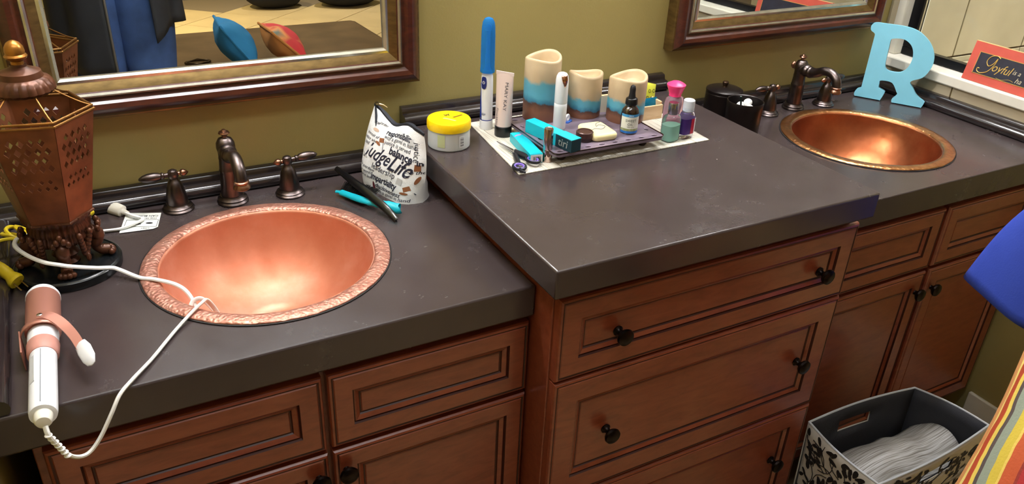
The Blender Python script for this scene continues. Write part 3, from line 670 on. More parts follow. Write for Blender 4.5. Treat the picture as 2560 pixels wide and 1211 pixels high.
lettering([('with a gavel in hand,', .0115, .098, .117, -.04, 0, 0, .92), ('justice is served', .0115, .095, .107, -.04, 0, 0, .92), ('leadership', .0165, .078, .0525, -.06, 0, 0, .9), ('decisiveness', .0135, .095, .017, -.04, .008, .4), ('with a gavel in hand', .0105, .106, .0075, .0, 0, 0), ('justice', .0165, .141, .108, -pi / 2 + .1, 0, 0, .9), ('pursuit of', .0085, .026, .107, .1, 0, .4), ('justice when', .0085, .025, .098, .1, 0, .4), ('paid', .0085, .018, .089, .1, 0, .4), ('are the guardians', .0080, .027, .047, -.08, .004, .3), ('their words', .0080, .029, .038, -.06, .004, .3), ('judge at last', .0080, .030, .029, -.04, .004, .3), ('in the', .0105, .146, .068, .1, .005, .35), ('law', .010, .024, .130, .2, 0, .4), ('order', .009, .040, .137, .3, 0, .4)], pmap, NAVY, po, 'fine_lettering')['kind'] = 'stuff'
def patch(cx, cy, w_, h_, ang, mt, nm, ell=False):
    n = 14 if ell else 4
    pts = [(w_ / 2 * cos(2 * pi * i / n), h_ / 2 * sin(2 * pi * i / n)) for i in range(n)] if ell else [(-w_ / 2, -h_ / 2), (w_ / 2, -h_ / 2), (w_ / 2, h_ / 2), (-w_ / 2, h_ / 2)]
    return MB().add([pmap(cx + x * cos(ang) - y * sin(ang), cy + x * sin(ang) + y * cos(ang)) for x, y in pts], [tuple(range(n))]).build(nm, mt, po, recalc=False)
patch(.053, .108, .012, .009, .3, BRN, 'gavel_print'); patch(.047, .099, .014, .006, -.2, BRN, 'gavel_print', True); patch(.060, .099, .0012, .026, .25, GREYP, 'gavel_print')
patch(.137, .032, .012, .010, .5, BRN, 'gavel_print'); patch(.134, .022, .016, .005, 0, BRN, 'gavel_print', True); patch(.146, .027, .0014, .018, .7, GREYP, 'gavel_print')
patch(.147, .078, .010, .014, 0, BRN, 'book_print'); patch(.060, .014, .006, .020, .3, MAR, 'feather_print', True); patch(.120, .044, .012, .013, -.1, mat('pale_grey_print', (186, 188, 188), .7), 'icon_print'); patch(.125, .123, .014, .011, .3, MATS['pale_grey_print'], 'icon_print'); patch(.150, .052, .006, .018, -.3, BRN, 'scale_print', True)
patch(.030, .118, .016, .006, .2, mat('tan_print', (196, 170, 150), .7), 'scroll_print', True); patch(.022, .066, .020, .004, -.3, MATS['pale_grey_print'], 'scroll_print', True)

# ------------------------------------------------------------------ teal hair brush and black comb
TEAL = mat('teal_plastic', (18, 170, 190), .32)
hb = thing('hair_brush', 'teal hair brush lying against the printed pouch', 'hair brush', (.89, -.19, ZL + .0005)); off = Vector(hb.location)
V = lambda x, y, z: Vector((x, y, z + ZL)) - off
MB().tube(cr([V(.8835, -.196, .013), V(.8960, -.210, .014), V(.9100, -.226, .014), V(.9235, -.2420, .013), V(.9255, -.2440, .013)], 4), [.0065] * 4 + [.008] * 4 + [.0095] * 4 + [.0105] * 4 + [.006], 14, flat=.75).build('handle', TEAL, hb)
MB().tube(cr([V(.8450, -.1210, .009), V(.8530, -.1310, .010), V(.8660, -.1600, .0115), V(.8800, -.1880, .0125), V(.8860, -.198, .013)], 4), [.003] * 4 + [.0062] * 4 + [.0068] * 4 + [.0060] * 4 + [.0055], 12, flat=.6).build('head_frame', TEAL, hb)
mb = MB()
for i in range(26):
    for j in range(5):
        t = i / 25; b_ = V(.852 + .030 * t, -.127 - .058 * t, .012); e = Vector((.012 + .006 * j, .006 + .004 * j, .014 - .0025 * j))
        mb.tube([b_ + Vector((.001 * j, 0, 0)), b_ + e * (1 + .15 * random.random())], .0006, 4)
o = mb.build('bristles', BLACK_PLASTIC, hb); o['kind'] = 'stuff'
MB().tube([V(.8640, -.121, .013), V(.8770, -.143, .015), V(.8930, -.178, .015)], [.006, .0105, .006], 12, flat=.8).build('bristle_pad', BLACK_PLASTIC, hb)
bc = thing('flat_comb', 'long flat black comb propped on the teal hair brush', 'comb', (.885, -.18, ZL + .0005)); off = Vector(bc.location)
P = cr([V(.8585, -.086, .041), V(.8700, -.130, .0355), V(.8850, -.185, .028), V(.8990, -.240, .0195), V(.9075, -.2715, .0085), V(.9078, -.2740, .0055)], 6)
L2 = []; n = len(P) - 1
for i, p in enumerate(P):
    t = (P[min(i + 1, n)] - P[max(i - 1, 0)]).normalized(); q = i / n; sd = Vector((0, 0, 1)).cross(t).normalized(); sd = (sd * .75 + Vector((0, 0, .66))).normalized(); nn = t.cross(sd).normalized()
    wd = .62 * (.0025 + .010 * sin(pi * min(1, q * .85 + .12)) ** .7) * (1 if q < .97 else .6); tk = .0020
    L2.append([p + sd * wd * cos(a) + nn * tk * sin(a) for a in [2 * pi * k / 12 for k in range(12)]])
MB().loft([[v + Vector((.885, -.18, 0)) * 0 for v in L] for L in L2]).build('comb_spine', mat('gloss_black', (12, 12, 14), .2), bc)
mb = MB()
for i in range(34):
    q = .08 + .55 * i / 33; p = P[int(q * n)]; t = (P[int(q * n) + 1] - p).normalized(); sd = Vector((0, 0, 1)).cross(t).normalized()
    mb.tube([p, p + sd * .008 + Vector((0, 0, -.011))], .0006, 4)
mb.build('comb_teeth', BLACK_PLASTIC, bc)['kind'] = 'stuff'

# ================================================================== things on the raised middle counter
MATM = m_stripes('woven_bamboo', (160, 3, 1), [(.30, (120, 112, 98)), (.42, (196, 190, 176)), (.58, (222, 218, 206)), (.70, (176, 168, 150))], 3)
pm = thing('placemat', 'pale woven bamboo placemat under the candles and toiletries', 'placemat', (1.345, -.195, ZM + .0004))
q4 = [(-.193, .135), (-.2215, -.137), (.221, -.135), (.231, .139)]
MB().prism(q4, 0, .0016).build('woven_sheet', MATM, pm)
for a, b in ((0, 1), (2, 3)):
    p, q = Vector(q4[a]), Vector(q4[b]); MB().tube([(p.x * .995, p.y, .0012), (q.x * .995, q.y, .0012)], .0012, 6).build('edge_binding', mat('mat_binding', (204, 198, 184), .7), pm)
MATZ = ZM + .0022
# tray ----------------------------------------------------------------
TRZ = ZM + .0275       # top surface of the tray
tr = thing('pierced_tray', 'low brown tray with oval holes holding the three candles', 'tray', (1.345, -.225, MATZ))
mt_tray = mat('iridescent_brown_glaze', (136, 122, 138), .3, .3, var=.45, vscale=16, rvar=.1); mt_tray2 = mat('dark_brown_glaze', (50, 30, 22), .35, var=.2)
TW, TD = .248, .20
hs = []
for i in range(8): hs.append((.016 + i * .0308, .012, .0075, .0042)); hs.append((.016 + i * .0308, TD - .012, .0075, .0042))
for i in range(4): hs.append((.012, .045 + i * .035, .0042, .007)); hs.append((TW - .012, .045 + i * .035, .0042, .007))
ring = lambda cx, cy, a, b, n=14: [(cx + a * cos(2 * pi * k / n), cy + b * sin(2 * pi * k / n)) for k in range(n)]
rr = .012
outl = [(rr * (1 - cos(t)) if 1 else 0, 0) for t in []]
def rrect(w_, h_, r, n=5):
    P = []
    for cx, cy, a0 in ((w_ - r, r, -pi / 2), (w_ - r, h_ - r, 0), (r, h_ - r, pi / 2), (r, r, pi)):
        P += [(cx + r * cos(a0 + pi / 2 * k / n), cy + r * sin(a0 + pi / 2 * k / n)) for k in range(n + 1)]
    return P
tp_ = curve_solid('tray_plate', [rrect(TW, TD, rr)] + [ring(*h_) for h_ in hs], .0022, .0012, mt_tray, tr, (-.1365 - .008, -.105, .0215))
mb = MB()
P = [Vector((x, y, 0)) for x, y in rrect(TW, TD, rr)]; c0 = Vector((TW / 2, TD / 2, 0))
lp = []
for s_, z in ((1.0, .0235), (1.012, .0265), (1.018, .0265), (1.004, .0205), (.992, .0195)): lp.append([c0 + (p - c0) * s_ + Vector((0, 0, z)) for p in P])
lp.append(lp[0]); mb.loft(lp, caps=False).build('tray_edge', mt_tray2, tr, (-.1445, -.105, 0))
for x in (.03, TW - .03):
    for y in (.03, TD - .03): MB().lathe([(.006, 0), (.009, .004), (.011, .0195)], 14, (x - .1445, y - .105, 0)).build('foot', mt_tray2, tr)
# candles -------------------------------------------------------------
def m_candle(name, h, b0, b1, c0, c1):
    s = NT(name); tc = s.n('ShaderNodeTexCoord'); sp = s.n('ShaderNodeSeparateXYZ'); s.l(tc.outputs['Object'], sp.inputs[0])
    nz = s.n('ShaderNodeTexNoise', i_Scale=34, i_Detail=6, i_Roughness=.65); s.l(tc.outputs['Object'], nz.inputs['Vector'])
    n2 = s.n('ShaderNodeTexNoise', i_Scale=16, i_Detail=3); s.l(tc.outputs['Object'], n2.inputs['Vector'])
    a = s.n('ShaderNodeMath', operation='MULTIPLY_ADD'); a.inputs[1].default_value = .030; s.l(nz.outputs[0], a.inputs[0]); s.l(sp.outputs[2], a.inputs[2])
    tl = s.n('ShaderNodeMath', operation='MULTIPLY_ADD'); tl.inputs[1].default_value = .08; s.l(sp.outputs[0], tl.inputs[0]); s.l(a.outputs[0], tl.inputs[2])
    d = s.n('ShaderNodeMath', operation='DIVIDE'); d.inputs[1].default_value = h; s.l(tl.outputs[0], d.inputs[0])
    e = .012 / h
    base = s.ramp(d.outputs[0], [(0, (132, 86, 62)), (b0 - .12, (148, 102, 76)), (b0 - .01, (100, 70, 60)), (b0 + .02, (64, 140, 172)), (b0 + .12, (96, 178, 204)), (b1, (98, 174, 196)), (b1 + .07, (200, 178, 144)), (1, (214, 192, 156))])
    mx = s.n('ShaderNodeMix', data_type='RGBA', blend_type='MULTIPLY'); mx.inputs[0].default_value = .35; s.l(base, mx.inputs[6]); s.l(s.ramp(n2.outputs[0], [(.35, (190, 180, 170)), (.6, (255, 255, 255))]), mx.inputs[7])
    s.l(mx.outputs[2], s.b.inputs['Base Color']); s.b.inputs['Roughness'].default_value = .42
    s.b.inputs['Subsurface Weight'].default_value = .15; s.b.inputs['Subsurface Radius'].default_value = (.01, .006, .004); return s.m
def candle(label, x, y, r, h, ph, b0, b1):
    t = thing('pillar_candle', label, 'candle', (x, y, TRZ - .0018), group='layered pillar candles')
    wav = lambda a: .0035 * sin(2 * a + ph) + .0025 * sin(a + ph * 2)
    def mod(rr, z, a): return rr * (1 + .008 * sin(3 * a + ph)), z + (wav(a) if z > h * .8 else 0)
    pr = [(r * .96, 0), (r, .003), (r, h * .4), (r, h * .75), (r, h - .004), (r * .985, h - .001), (r * .93, h + .0008), (r * .86, h), (r * .80, h - .004), (r * .74, h - .016), (r * .70, h * .81), (r * .55, h * .79), (r * .1, h * .785)]
    MB().lathe(pr, 48, mod=mod).build('wax_body', m_candle('layered_wax', h, b0, b1, 0, 0), t, sharp=60)
    MB().lathe([(.003, 0), (.0028, .008), (.001, .010)], 8, (0, 0, h * .786)).build('wick', mat('wick', (60, 50, 40), .8), t)
candle('tallest layered candle, at the back left of the tray', 1.272, -.146, .0365, .128, .6, .42, .72)
candle('short layered candle in the middle of the tray', 1.366, -.160, .0350, .0890, 1.9, .36, .58)
candle('stout layered candle behind the dropper bottle', 1.4305, -.2180, .0385, .0920, .9, .40, .62)
# toothbrush ----------------------------------------------------------
tb = thing('electric_toothbrush', 'white and blue electric toothbrush with a clear blue cap', 'toothbrush', (1.1715, -.1005, MATZ), (0, 0, math.radians(-38)))
MB().lathe([(.0128, 0), (.0136, .002), (.0132, .018), (.0128, .0195)], 32).build('battery_cap', WHITE_PLASTIC, tb)
BLUEP = mat('royal_blue_plastic', (24, 52, 150), .3)
MB().lathe([(.0130, .0195), (.0131, .021)], 32).build('blue_seam', BLUEP, tb)
hl = [(.0126, .021), (.0124, .060), (.0119, .100), (.0112, .112), (.0095, .119), (.0075, .123)]
MB().lathe(hl, 36).build('handle', WHITE_PLASTIC, tb, sharp=60)
mb = MB()
mb.grid(lambda u, v: (lambda z, a: ((.0130 - .0012 * (z - .021) / .09) * cos(a), (.0130 - .0012 * (z - .021) / .09) * sin(a), z))(.0215 + .074 * v, pi + (u - .5) * 1.9 * (1 - .45 * v)), 12, 10)
mb.build('blue_side_panel', BLUEP, tb, solid=.0006)
FA = -pi / 2 - .35
mb = MB(); mb.grid(lambda u, v: (lambda z, a: (.0124 * cos(a), .0124 * sin(a), z))(.098 + .0125 * sin(pi * (v - .5)), FA + (u - .5) * .95 * math.sqrt(max(0.001, cos(pi * (v - .5))))), 10, 12)
mb.build('power_button', mat('dark_blue_rubber', (20, 36, 110), .45), tb, solid=.001)
def wrap(r, a0, z0): return lambda x, y: Vector((r * cos(a0 + x / r), r * sin(a0 + x / r), z0 + y))
mb = MB(); fn = wrap(.0134, FA, .099)
for i in range(20):
    a, b = .6 + 5.1 * i / 20 + pi / 2, .6 + 5.1 * (i + 1) / 20 + pi / 2
    mb.add([fn(.0030 * cos(a), .0030 * sin(a)), fn(.0030 * cos(b), .0030 * sin(b)), fn(.0022 * cos(b), .0022 * sin(b)), fn(.0022 * cos(a), .0022 * sin(a))], [(0, 1, 2, 3)])
mb.add([fn(-.0004, 0), fn(.0004, 0), fn(.0004, .0036), fn(-.0004, .0036)], [(0, 1, 2, 3)])
mb.build('power_icon', mat('white_ink', (240, 242, 246), .5), tb, recalc=False)
fn = wrap(.0133, FA, .034); mb = MB()
mb.add([fn(.0055 * cos(2 * pi * i / 20), .0017 * sin(2 * pi * i / 20)) for i in range(20)], [tuple(range(20))]); mb.build('logo_badge', mat('grey_blue_ink', (96, 112, 150), .5), tb, recalc=False)
lettering([('Oral-B', .0026, 0, 0, 0, .02, 0)], wrap(.0135, FA, .034), MATS['white_ink'], tb)
MB().lathe([(.0068, .121), (.0050, .135), (.0042, .165), (.0042, .198), (.006, .2)], 16).build('brush_neck', mat('pale_blue_plastic', (120, 190, 232), .35), tb)
hd = MB(); hd.lathe([(.0065, 0), (.0068, .004)], 20); hd.v = [(a, -c, .206 + b) for a, b, c in hd.v]; hd.build('brush_head', MATS['pale_blue_plastic'], tb)
MB().lathe([(.0140, .118), (.0143, .119), (.0142, .124), (.0138, .128), (.0134, .19), (.0126, .207), (.0112, .216), (.0075, .2225), (.002, .2245), (.0002, .2247)], 32, caps=False).build('clear_blue_cap', mat('clear_blue_plastic', (70, 172, 245), .08, trans=.7, ior=1.1), tb, solid=.0008)
# squeeze tube --------------------------------------------------------
st = thing('cosmetic_tube', 'pale pink squeeze tube standing on its black cap', 'cosmetic tube', (1.186, -.148, MATZ), (0, 0, math.radians(-52)))
MB().lathe([(.0168, 0), (.0174, .0015), (.0172, .0205), (.016, .0215)], 36).build('cap', BLACK_PLASTIC, st)
LO = []
TUBEH = .128
def tubept(a, q):
    e = q ** 1.15; ax = .0166 * (1 - e) + .0185 * e; by = .0166 * (1 - e) + .0008 * e
    return Vector((ax * cos(a), by * sin(a) - .0, .0218 + (TUBEH - .0218) * q))
for i in range(17): LO.append([tubept(2 * pi * j / 36, i / 16) for j in range(36)])
MB().loft(LO).build('tube_body', mat('pearl_pink_plastic', (226, 206, 202), .3, .15), st, sharp=60)
MB().box(-.0187, -.0011, .1235, .0187, .0011, .1298).build('crimp', mat('crimp_pink', (222, 204, 202), .35), st)
def tubemap(x, y):
    q = (y - .0218) / (TUBEH - .0218); a = -pi / 2 + x / .0172; p = tubept(a, q); return p + Vector((cos(a) * .0006, sin(a) * .0006, 0))
lettering([('MARY KAY', .0092, .006, .083, -pi / 2, 0, 0, 1.25), ('TimeWise', .0090, -.010, .042, -pi / 2, 0, .4)], tubemap, mat('grey_ink', (92, 88, 96), .5), st)
# yellow lidded jar ---------------------------------------------------
jr = thing('lidded_jar', 'frosted plastic jar with a bright yellow lid', 'jar', (1.0665, -.150, ZM + .0005))
MB().lathe([(.0385, 0), (.0405, .002), (.0408, .006), (.0405, .030), (.0402, .0375), (.038, .039)], 48).build('jar_body', mat('frosted_plastic', (226, 228, 226), .35, trans=.25, ior=1.3, sss=.2), jr)
MB().lathe([(.0372, .009), (.0372, .034)], 40).build('cream_contents', mat('white_cream', (236, 232, 220), .5), jr)
YLID = mat('yellow_lid', (250, 208, 10), .35, sss=.05)
MB().lathe([(.0405, .0365), (.0422, .0372), (.0425, .041), (.0423, .0515), (.0405, .0545), (.037, .0555), (.001, .0556)], 48).build('lid', YLID, jr)
lidmap = lambda x, y: Vector((x * .88 + y * .47, -x * .47 + y * .88, .0560))
lettering([('by', .013, -.006, .012, .9, .015, .3)], lidmap, INK, jr)
MB().add([lidmap(.006, .001), lidmap(.010, -.001), lidmap(.026, .016), lidmap(.023, .018)], [(0, 1, 2, 3)]).build('lid_print', mat('brown_ink', (120, 80, 10), .6), jr, recalc=False)
MB().add([lidmap(-.012, -.008), lidmap(.012, -.020), lidmap(.016, -.016), lidmap(-.008, -.003)], [(0, 1, 2, 3)]).build('lid_print', mat('peach_smear', (236, 188, 110), .6), jr, recalc=False)
A0 = math.radians(-118)
fn = wrap(.0412, A0 - .30, .021); mb = MB()
MB().grid(lambda u, v: fn((u - .5) * .015, (v - .5) * .025), 6, 2).build('green_label', mat('sage_label', (196, 202, 150), .5), jr, recalc=False)
fn = wrap(.0412, A0 + .72, .019)
MB().grid(lambda u, v: fn((u - .5) * .013, (v - .5) * .023), 6, 2).build('barcode_label', mat('label_white', (235, 235, 235), .5), jr, recalc=False)
mb = MB(); fn2 = wrap(.0415, A0 + .72, .019)
for i in range(9): y = -.0085 + i * .002; mb.add([fn2(-.004, y), fn2(.004, y), fn2(.004, y + .0006 + .0006 * (i % 3 == 0)), fn2(-.004, y + .0006 + .0006 * (i % 3 == 0))], [(0, 1, 2, 3)])
mb.build('barcode', INK, jr, recalc=False)
# white trimmer -------------------------------------------------------
tz = thing('facial_trimmer', 'slim white facial trimmer with a rose gold slanted tip', 'trimmer', (1.2760, -.2135, TRZ - .0005))
MB().lathe([(.0118, 0), (.0126, .002), (.0128, .045), (.0128, .0525), (.0124, .053)], 28).build('body', WHITE_PLASTIC, tz)
MB().lathe([(.0126, .0536), (.0128, .0545), (.0126, .098), (.0112, .1065), (.0085, .1115), (.004, .1135), (.0005, .114)], 28).build('cap', WHITE_PLASTIC, tz)
MB().grid(lambda u, v: (lambda a, z: ((.0132 - .004 * max(0, (z - .1) / .012)) * cos(a), (.0132 - .004 * max(0, (z - .1) / .012)) * sin(a), z))(math.radians(-95) + (u - .5) * 1.35 * v ** .7, .087 + .0225 * v), 8, 8).build('rose_gold_tip', mat('rose_gold', (206, 160, 144), .15, 1), tz, solid=.0008)
# teal boxes ----------------------------------------------------------
TBOX = mat('turquoise_card', (20, 186, 206), .35); TBD = mat('dark_teal_print', (22, 58, 68), .35)
def carton(label, loc, rot, l, wd, h):
    t = thing('slim_carton', label, 'carton', loc, rot, group='turquoise cosmetic cartons')
    MB().box(-wd / 2, -l / 2, 0, wd / 2, l / 2, h).build('carton_body', TBOX, t, bev=.0012); return t
t1 = carton('turquoise carton lying across the tray edge, dark printed end', (1.2275, -.2685, TRZ - .0005), (0, 0, math.radians(12.0)), .130, .0235, .0250)
MB().box(-.0124, -.0655, .0004, .0124, -.022, .0246).build('dark_end_sleeve', TBD, t1, bev=.0008)
MB().box(-.0122, -.0653, .0246, .0122, -.022, .0254).build('turquoise_flap', TBOX, t1)
lettering([('tiri', .022, -.030, .0125, 0, .005, .15)], lambda x, y: Vector((-.0127, -x - .072, y)), mat('silver_ink', (206, 214, 206), .3, .5), t1)
t2 = carton('turquoise carton lying on the placemat, barcode on its end', (1.1860, -.2430, MATZ), (0, 0, math.radians(-8.5)), .114, .0255, .0185)
MB().box(-.0118, -.0576, .0018, .0118, -.0570, .0165).build('barcode_label', mat('label_white', (235, 235, 235), .5), t2)
mb = MB()
for i in range(11): x = -.007 + i * .0014; mb.box(x, -.0580, .005, x + .0004 + .0005 * (i % 3 == 1), -.05765, .013)
mb.build('barcode', INK, t2)
MB().tube([(-.011, .034, .0188), (-.004, .040, .0189), (.002, .040, .0189), (.012, .050, .0188)], .0012, 6, flat=.3).build('pink_squiggle', mat('pink_ink', (206, 130, 176), .5), t2)
# metallic lipstick tube ---------------------------------------------
ls = thing('lipstick_tube', 'shiny gunmetal lipstick tube standing beside the scissors', 'lipstick', (1.2010, -.2985, MATZ))
MB().lathe([(.0085, 0), (.0088, .0012), (.0086, .0225), (.0084, .0235)], 32).build('base', mat('rosy_chrome', (206, 182, 172), .12, 1), ls)
MB().lathe([(.0084, .0238), (.0087, .0248), (.0087, .0640), (.0078, .0655), (.0070, .0645), (.0005, .0640)], 32).build('cap', mat('gunmetal_chrome', (186, 168, 168), .2, 1), ls)
# scissors ------------------------------------------------------------
sc = thing('scissors', 'scissors with black handles and purple-lined finger loops', 'scissors', (1.157, -.255, MATZ))
STEEL = mat('blade_steel', (172, 174, 178), .22, 1)
LOOPB = mat('navy_black_plastic', (22, 24, 34), .35); PUR = mat('purple_rubber', (126, 104, 196), .45)
for sgn, hx, hy, z in ((1, 1.1345, -.3120, .003), (-1, 1.1690, -.3010, .0062)):
    o = Vector((1.157, -.255, 0)); tip = Vector((1.1520 + .002 * sgn, -.1905, 0)) - o; piv = Vector((1.1585, -.2470, 0)) - o; hc = Vector((hx, hy, 0)) - o
    d = (tip - piv); sd = Vector((-d.y, d.x, 0)).normalized() * (1 if sgn > 0 else -1)
    pl = [piv + sd * .0035, piv - sd * .0035 - d * .08, tip, tip + sd * .0006]
    MB().loft([[p + Vector((0, 0, z)) for p in pl], [p + Vector((0, 0, z + .0018)) for p in pl]]).build('blade', STEEL, sc)
    dd = (hc - piv).normalized(); e = hc - dd * .012
    MB().tube([piv + Vector((0, 0, z + .001)), piv.lerp(e, .5) + Vector((0, 0, z + .0014)), e + Vector((0, 0, z + .0022))], [.0046, .0060, .0055], 10, flat=.5).build('handle_arm', LOOPB, sc)
    lp = []
    for k in range(24): a = 2 * pi * k / 24; lp.append(Vector((cos(a) * .0142, sin(a) * .0108, 0)))
    rz = math.atan2(dd.y, dd.x); Rm = Matrix.Rotation(rz, 3, 'Z')
    def torus(sx, tr, zz, nm, mt):
        mb = MB(); LL = []
        for k in range(25):
            a = 2 * pi * k / 24; c = Rm @ Vector((cos(a) * .0142 * sx, sin(a) * .0112 * sx, 0)); n_ = c.normalized()
            LL.append([hc + c + n_ * (tr * cos(t)) + Vector((0, 0, zz + tr * 1.1 * sin(t))) for t in [2 * pi * q / 8 for q in range(8)]])
        return mb.loft(LL, caps=False).build(nm, mt, sc)
    torus(1.0, .0030, z + .0022, 'finger_loop', LOOPB); torus(.80, .0022, z + .0026, 'purple_liner', PUR)
MB().tube([Vector((-.0275, -.068, .006)), Vector((-.030, -.078, .006)), Vector((-.026, -.086, .006))], [.003, .0035, .002], 8).build('finger_rest', LOOPB, sc)
MB().lathe([(.0028, .0), (.0028, .0085), (.002, .009)], 14, (.0015, .008, .0005)).build('pivot_screw', CHROME, sc)
# small brown pot, soap, dropper bottle, floss ------------------------
pt = thing('small_pot', 'small round dark brown cosmetic pot on the tray front', 'pot', (1.2885, -.2870, TRZ - .0005))
MB().lathe([(.0155, 0), (.0162, .001), (.0160, .007)], 32).build('pot_body', mat('brown_plastic', (44, 26, 22), .35), pt)
MB().lathe([(.0164, .0074), (.0168, .0085), (.0166, .0175), (.0148, .0190), (.0135, .0186), (.0128, .0172), (.0005, .0168)], 32).build('pot_lid', mat('bronze_lid', (76, 50, 44), .3, .3), pt)
so = thing('soap_bar', 'cream soap bar wrapped with a thin grey ribbon drawing', 'soap', (1.3265, -.2735, TRZ - .0005), (0, 0, math.radians(-3)))
L2 = []
for z, i in ((0, .006), (.0012, .002), (.004, 0), (.0105, 0), (.0135, .002), (.015, .007)): L2.append([(x - .0275, y - .036, z) for x, y in [(i + (.055 - 2 * i) * px / .055, i + (.072 - 2 * i) * py / .072) for px, py in rrect(.055, .072, .011)]])
MB().loft(L2).build('bar', mat('cream_soap', (238, 228, 174), .45, sss=.25), so, sharp=60)
mb = MB(); mb.tube(cr([(-.022, -.012, .0152), (-.008, -.004, .0152), (.004, -.010, .0152), (.018, .002, .0152), (.010, .012, .0152), (.001, .006, .0152), (.008, .020, .0152), (.020, .026, .0152)], 6), .0007, 5)
mb.build('ribbon_drawing', mat('grey_line', (110, 104, 112), .6), so)
db = thing('dropper_bottle', 'dark amber dropper bottle with sweet oil label', 'bottle', (1.3940, -.2830, TRZ - .0005), (0, 0, math.radians(-8)))
MB().lathe([(.0155, 0), (.0172, .002), (.0174, .006), (.0174, .040), (.0160, .047), (.0115, .0525), (.0095, .0545), (.0092, .058)], 36).build('glass_body', mat('dark_amber_glass', (30, 16, 12), .08, coat=1), db)
MB().lathe([(.0115, .0575), (.0118, .0590), (.0112, .0685), (.0100, .0700), (.0078, .0705)], 36, mod=lambda r, z, a: (r + (.0004 * sin(a * 24) if .0585 < z < .069 else 0), z)).build('ribbed_cap', BLACK_PLASTIC, db)
MB().lathe([(.0074, .070), (.0066, .074), (.0058, .080), (.0058, .088), (.0046, .0935), (.0015, .0960), (.0003, .0962)], 24).build('rubber_bulb', mat('black_rubber', (20, 20, 24), .6), db)
DA = math.radians(-108)
def band(z0, z1, mt, nm, da=1.25): MB().grid(lambda u, v: wrap(.01765, DA, 0)((u - .5) * 2 * da * .01765, z0 + (z1 - z0) * v), 20, 1).build(nm, mt, db, recalc=False)
band(.0075, .036, mat('label_cream', (226, 228, 216), .5), 'label'); band(.0361, .0415, mat('label_blue', (64, 150, 206), .5), 'label_top_band'); band(.0030, .0074, mat('label_blue2', (38, 112, 190), .5), 'label_bottom_band'); band(.0076, .0125, mat('label_green', (170, 190, 70), .5), 'label_green_band')
fl_ = wrap(.0179, DA, 0)
lettering([('SWEET', .0072, 0, .0285, 0, .0, 0), ('OIL', .0072, -.001, .0210, 0, 0, 0), ('100% pure', .0034, 0, .0160, 0, 0, 0)], fl_, mat('dark_green_ink', (52, 66, 52), .5), db)
lettering([('natural', .0034, 0, .0388, 0, .01, 0)], fl_, MATS['white_ink'], db, 'lettering_white')
ff = thing('floss_pick_pack', 'tiny white and blue floss dispenser beside the white trimmer', 'floss', (1.3050, -.2000, TRZ - .0005), (0, 0, .5))
MB().prism(rrect(.020, .012, .004), 0, .003).build('blue_base', mat('floss_blue', (60, 110, 200), .4), ff)
mb = MB()
mb.tube([Vector((.008 + .006 * cos(a), .006, .0095 + .006 * sin(a))) for a in [2 * pi * k / 16 for k in range(17)]], .0022, 8); mb.build('white_ring', WHITE_PLASTIC, ff)
pc = thing('folded_card', 'small folded cream card between the middle and right candles', 'card', (1.410, -.158, TRZ - .0005), (0, 0, -.25))
MB().box(-.022, -.0006, 0, .022, .0006, .034).build('card_front', mat('cream_card', (226, 216, 196), .6), pc, (0, -.010, 0), (-.24, 0, 0))
MB().box(-.022, -.0006, 0, .022, .0006, .034).build('card_back', MATS['cream_card'], pc, (0, .008, 0), (.28, 0, 0))
# bottles at the right end of the placemat ----------------------------
def bottle(name, label, x, y, rz=0): return thing(name, label, 'bottle', (x, y, MATZ), (0, 0, rz), group='small plastic toiletry bottles')
def body(sx, sy, prof, n=36, p=3.2):
    def mod(r, z, a):
        c, s_ = cos(a), sin(a); k = (abs(c) ** p + abs(s_) ** p) ** (-1 / p); return r * k, z
    mb = MB(); mb.lathe(prof, n, mod=mod); mb.v = [(v[0] * sx, v[1] * sy, v[2]) for v in mb.v]; return mb
CLEAR = mat('clear_plastic', (240, 240, 244), .06, trans=.95, ior=1.15); CLEARP = mat('pink_tinted_plastic', (240, 206, 220), .08, trans=.8, ior=1.15)
b1 = bottle('sanitizer_bottle', 'pink tinted bottle with a flared hot pink cap', 1.5130, -.2680, .2)
body(1.15, .72, [(.0165, 0), (.0185, .002), (.0188, .010), (.0186, .066), (.0165, .076), (.0105, .080), (.0095, .083)]).build('bottle_body', CLEARP, b1)
body(1.08, .65, [(.0165, .003), (.0168, .030), (.0168, .034)]).build('pink_gel', mat('pink_gel', (240, 190, 206), .2, trans=.3, ior=1.2), b1)
MB().lathe([(.0125, .0805), (.0120, .083), (.0150, .092), (.0185, .1005), (.0190, .1035), (.0165, .1055), (.010, .1090), (.004, .1105), (.0003, .1107)], 32).build('flared_cap', mat('hot_pink_plastic', (250, 62, 128), .35, sss=.1), b1)
b2 = bottle('mint_gel_bottle', 'clear square bottle half full of mint green liquid, silver cap', 1.4870, -.2990, .25)
body(1.05, .85, [(.0160, 0), (.0180, .002), (.0182, .008), (.0180, .044), (.0150, .052), (.0085, .0555), (.0080, .057)]).build('bottle_body', CLEAR, b2)
body(.98, .78, [(.0165, .0022), (.0176, .006), (.0174, .0335), (.001, .0336)]).build('mint_liquid', mat('mint_liquid', (168, 232, 212), .08, trans=.35, ior=1.2), b2)
MB().lathe([(.0098, .0555), (.0102, .0565), (.0100, .0775), (.0092, .0790), (.0005, .0792)], 28).build('silver_cap', mat('brushed_silver', (176, 178, 184), .25, 1), b2)
b3 = bottle('hand_gel_bottle', 'clear bottle with purple label and white flip cap', 1.5265, -.2985, .15)
body(1.0, .72, [(.0148, 0), (.0165, .002), (.0167, .008), (.0165, .046), (.0145, .053), (.0092, .0560), (.0088, .0585)]).build('bottle_body', CLEAR, b3)
body(1.012, .735, [(.0168, .0100), (.0168, .0425)]).build('purple_label', mat('purple_label', (64, 34, 112), .4), b3)
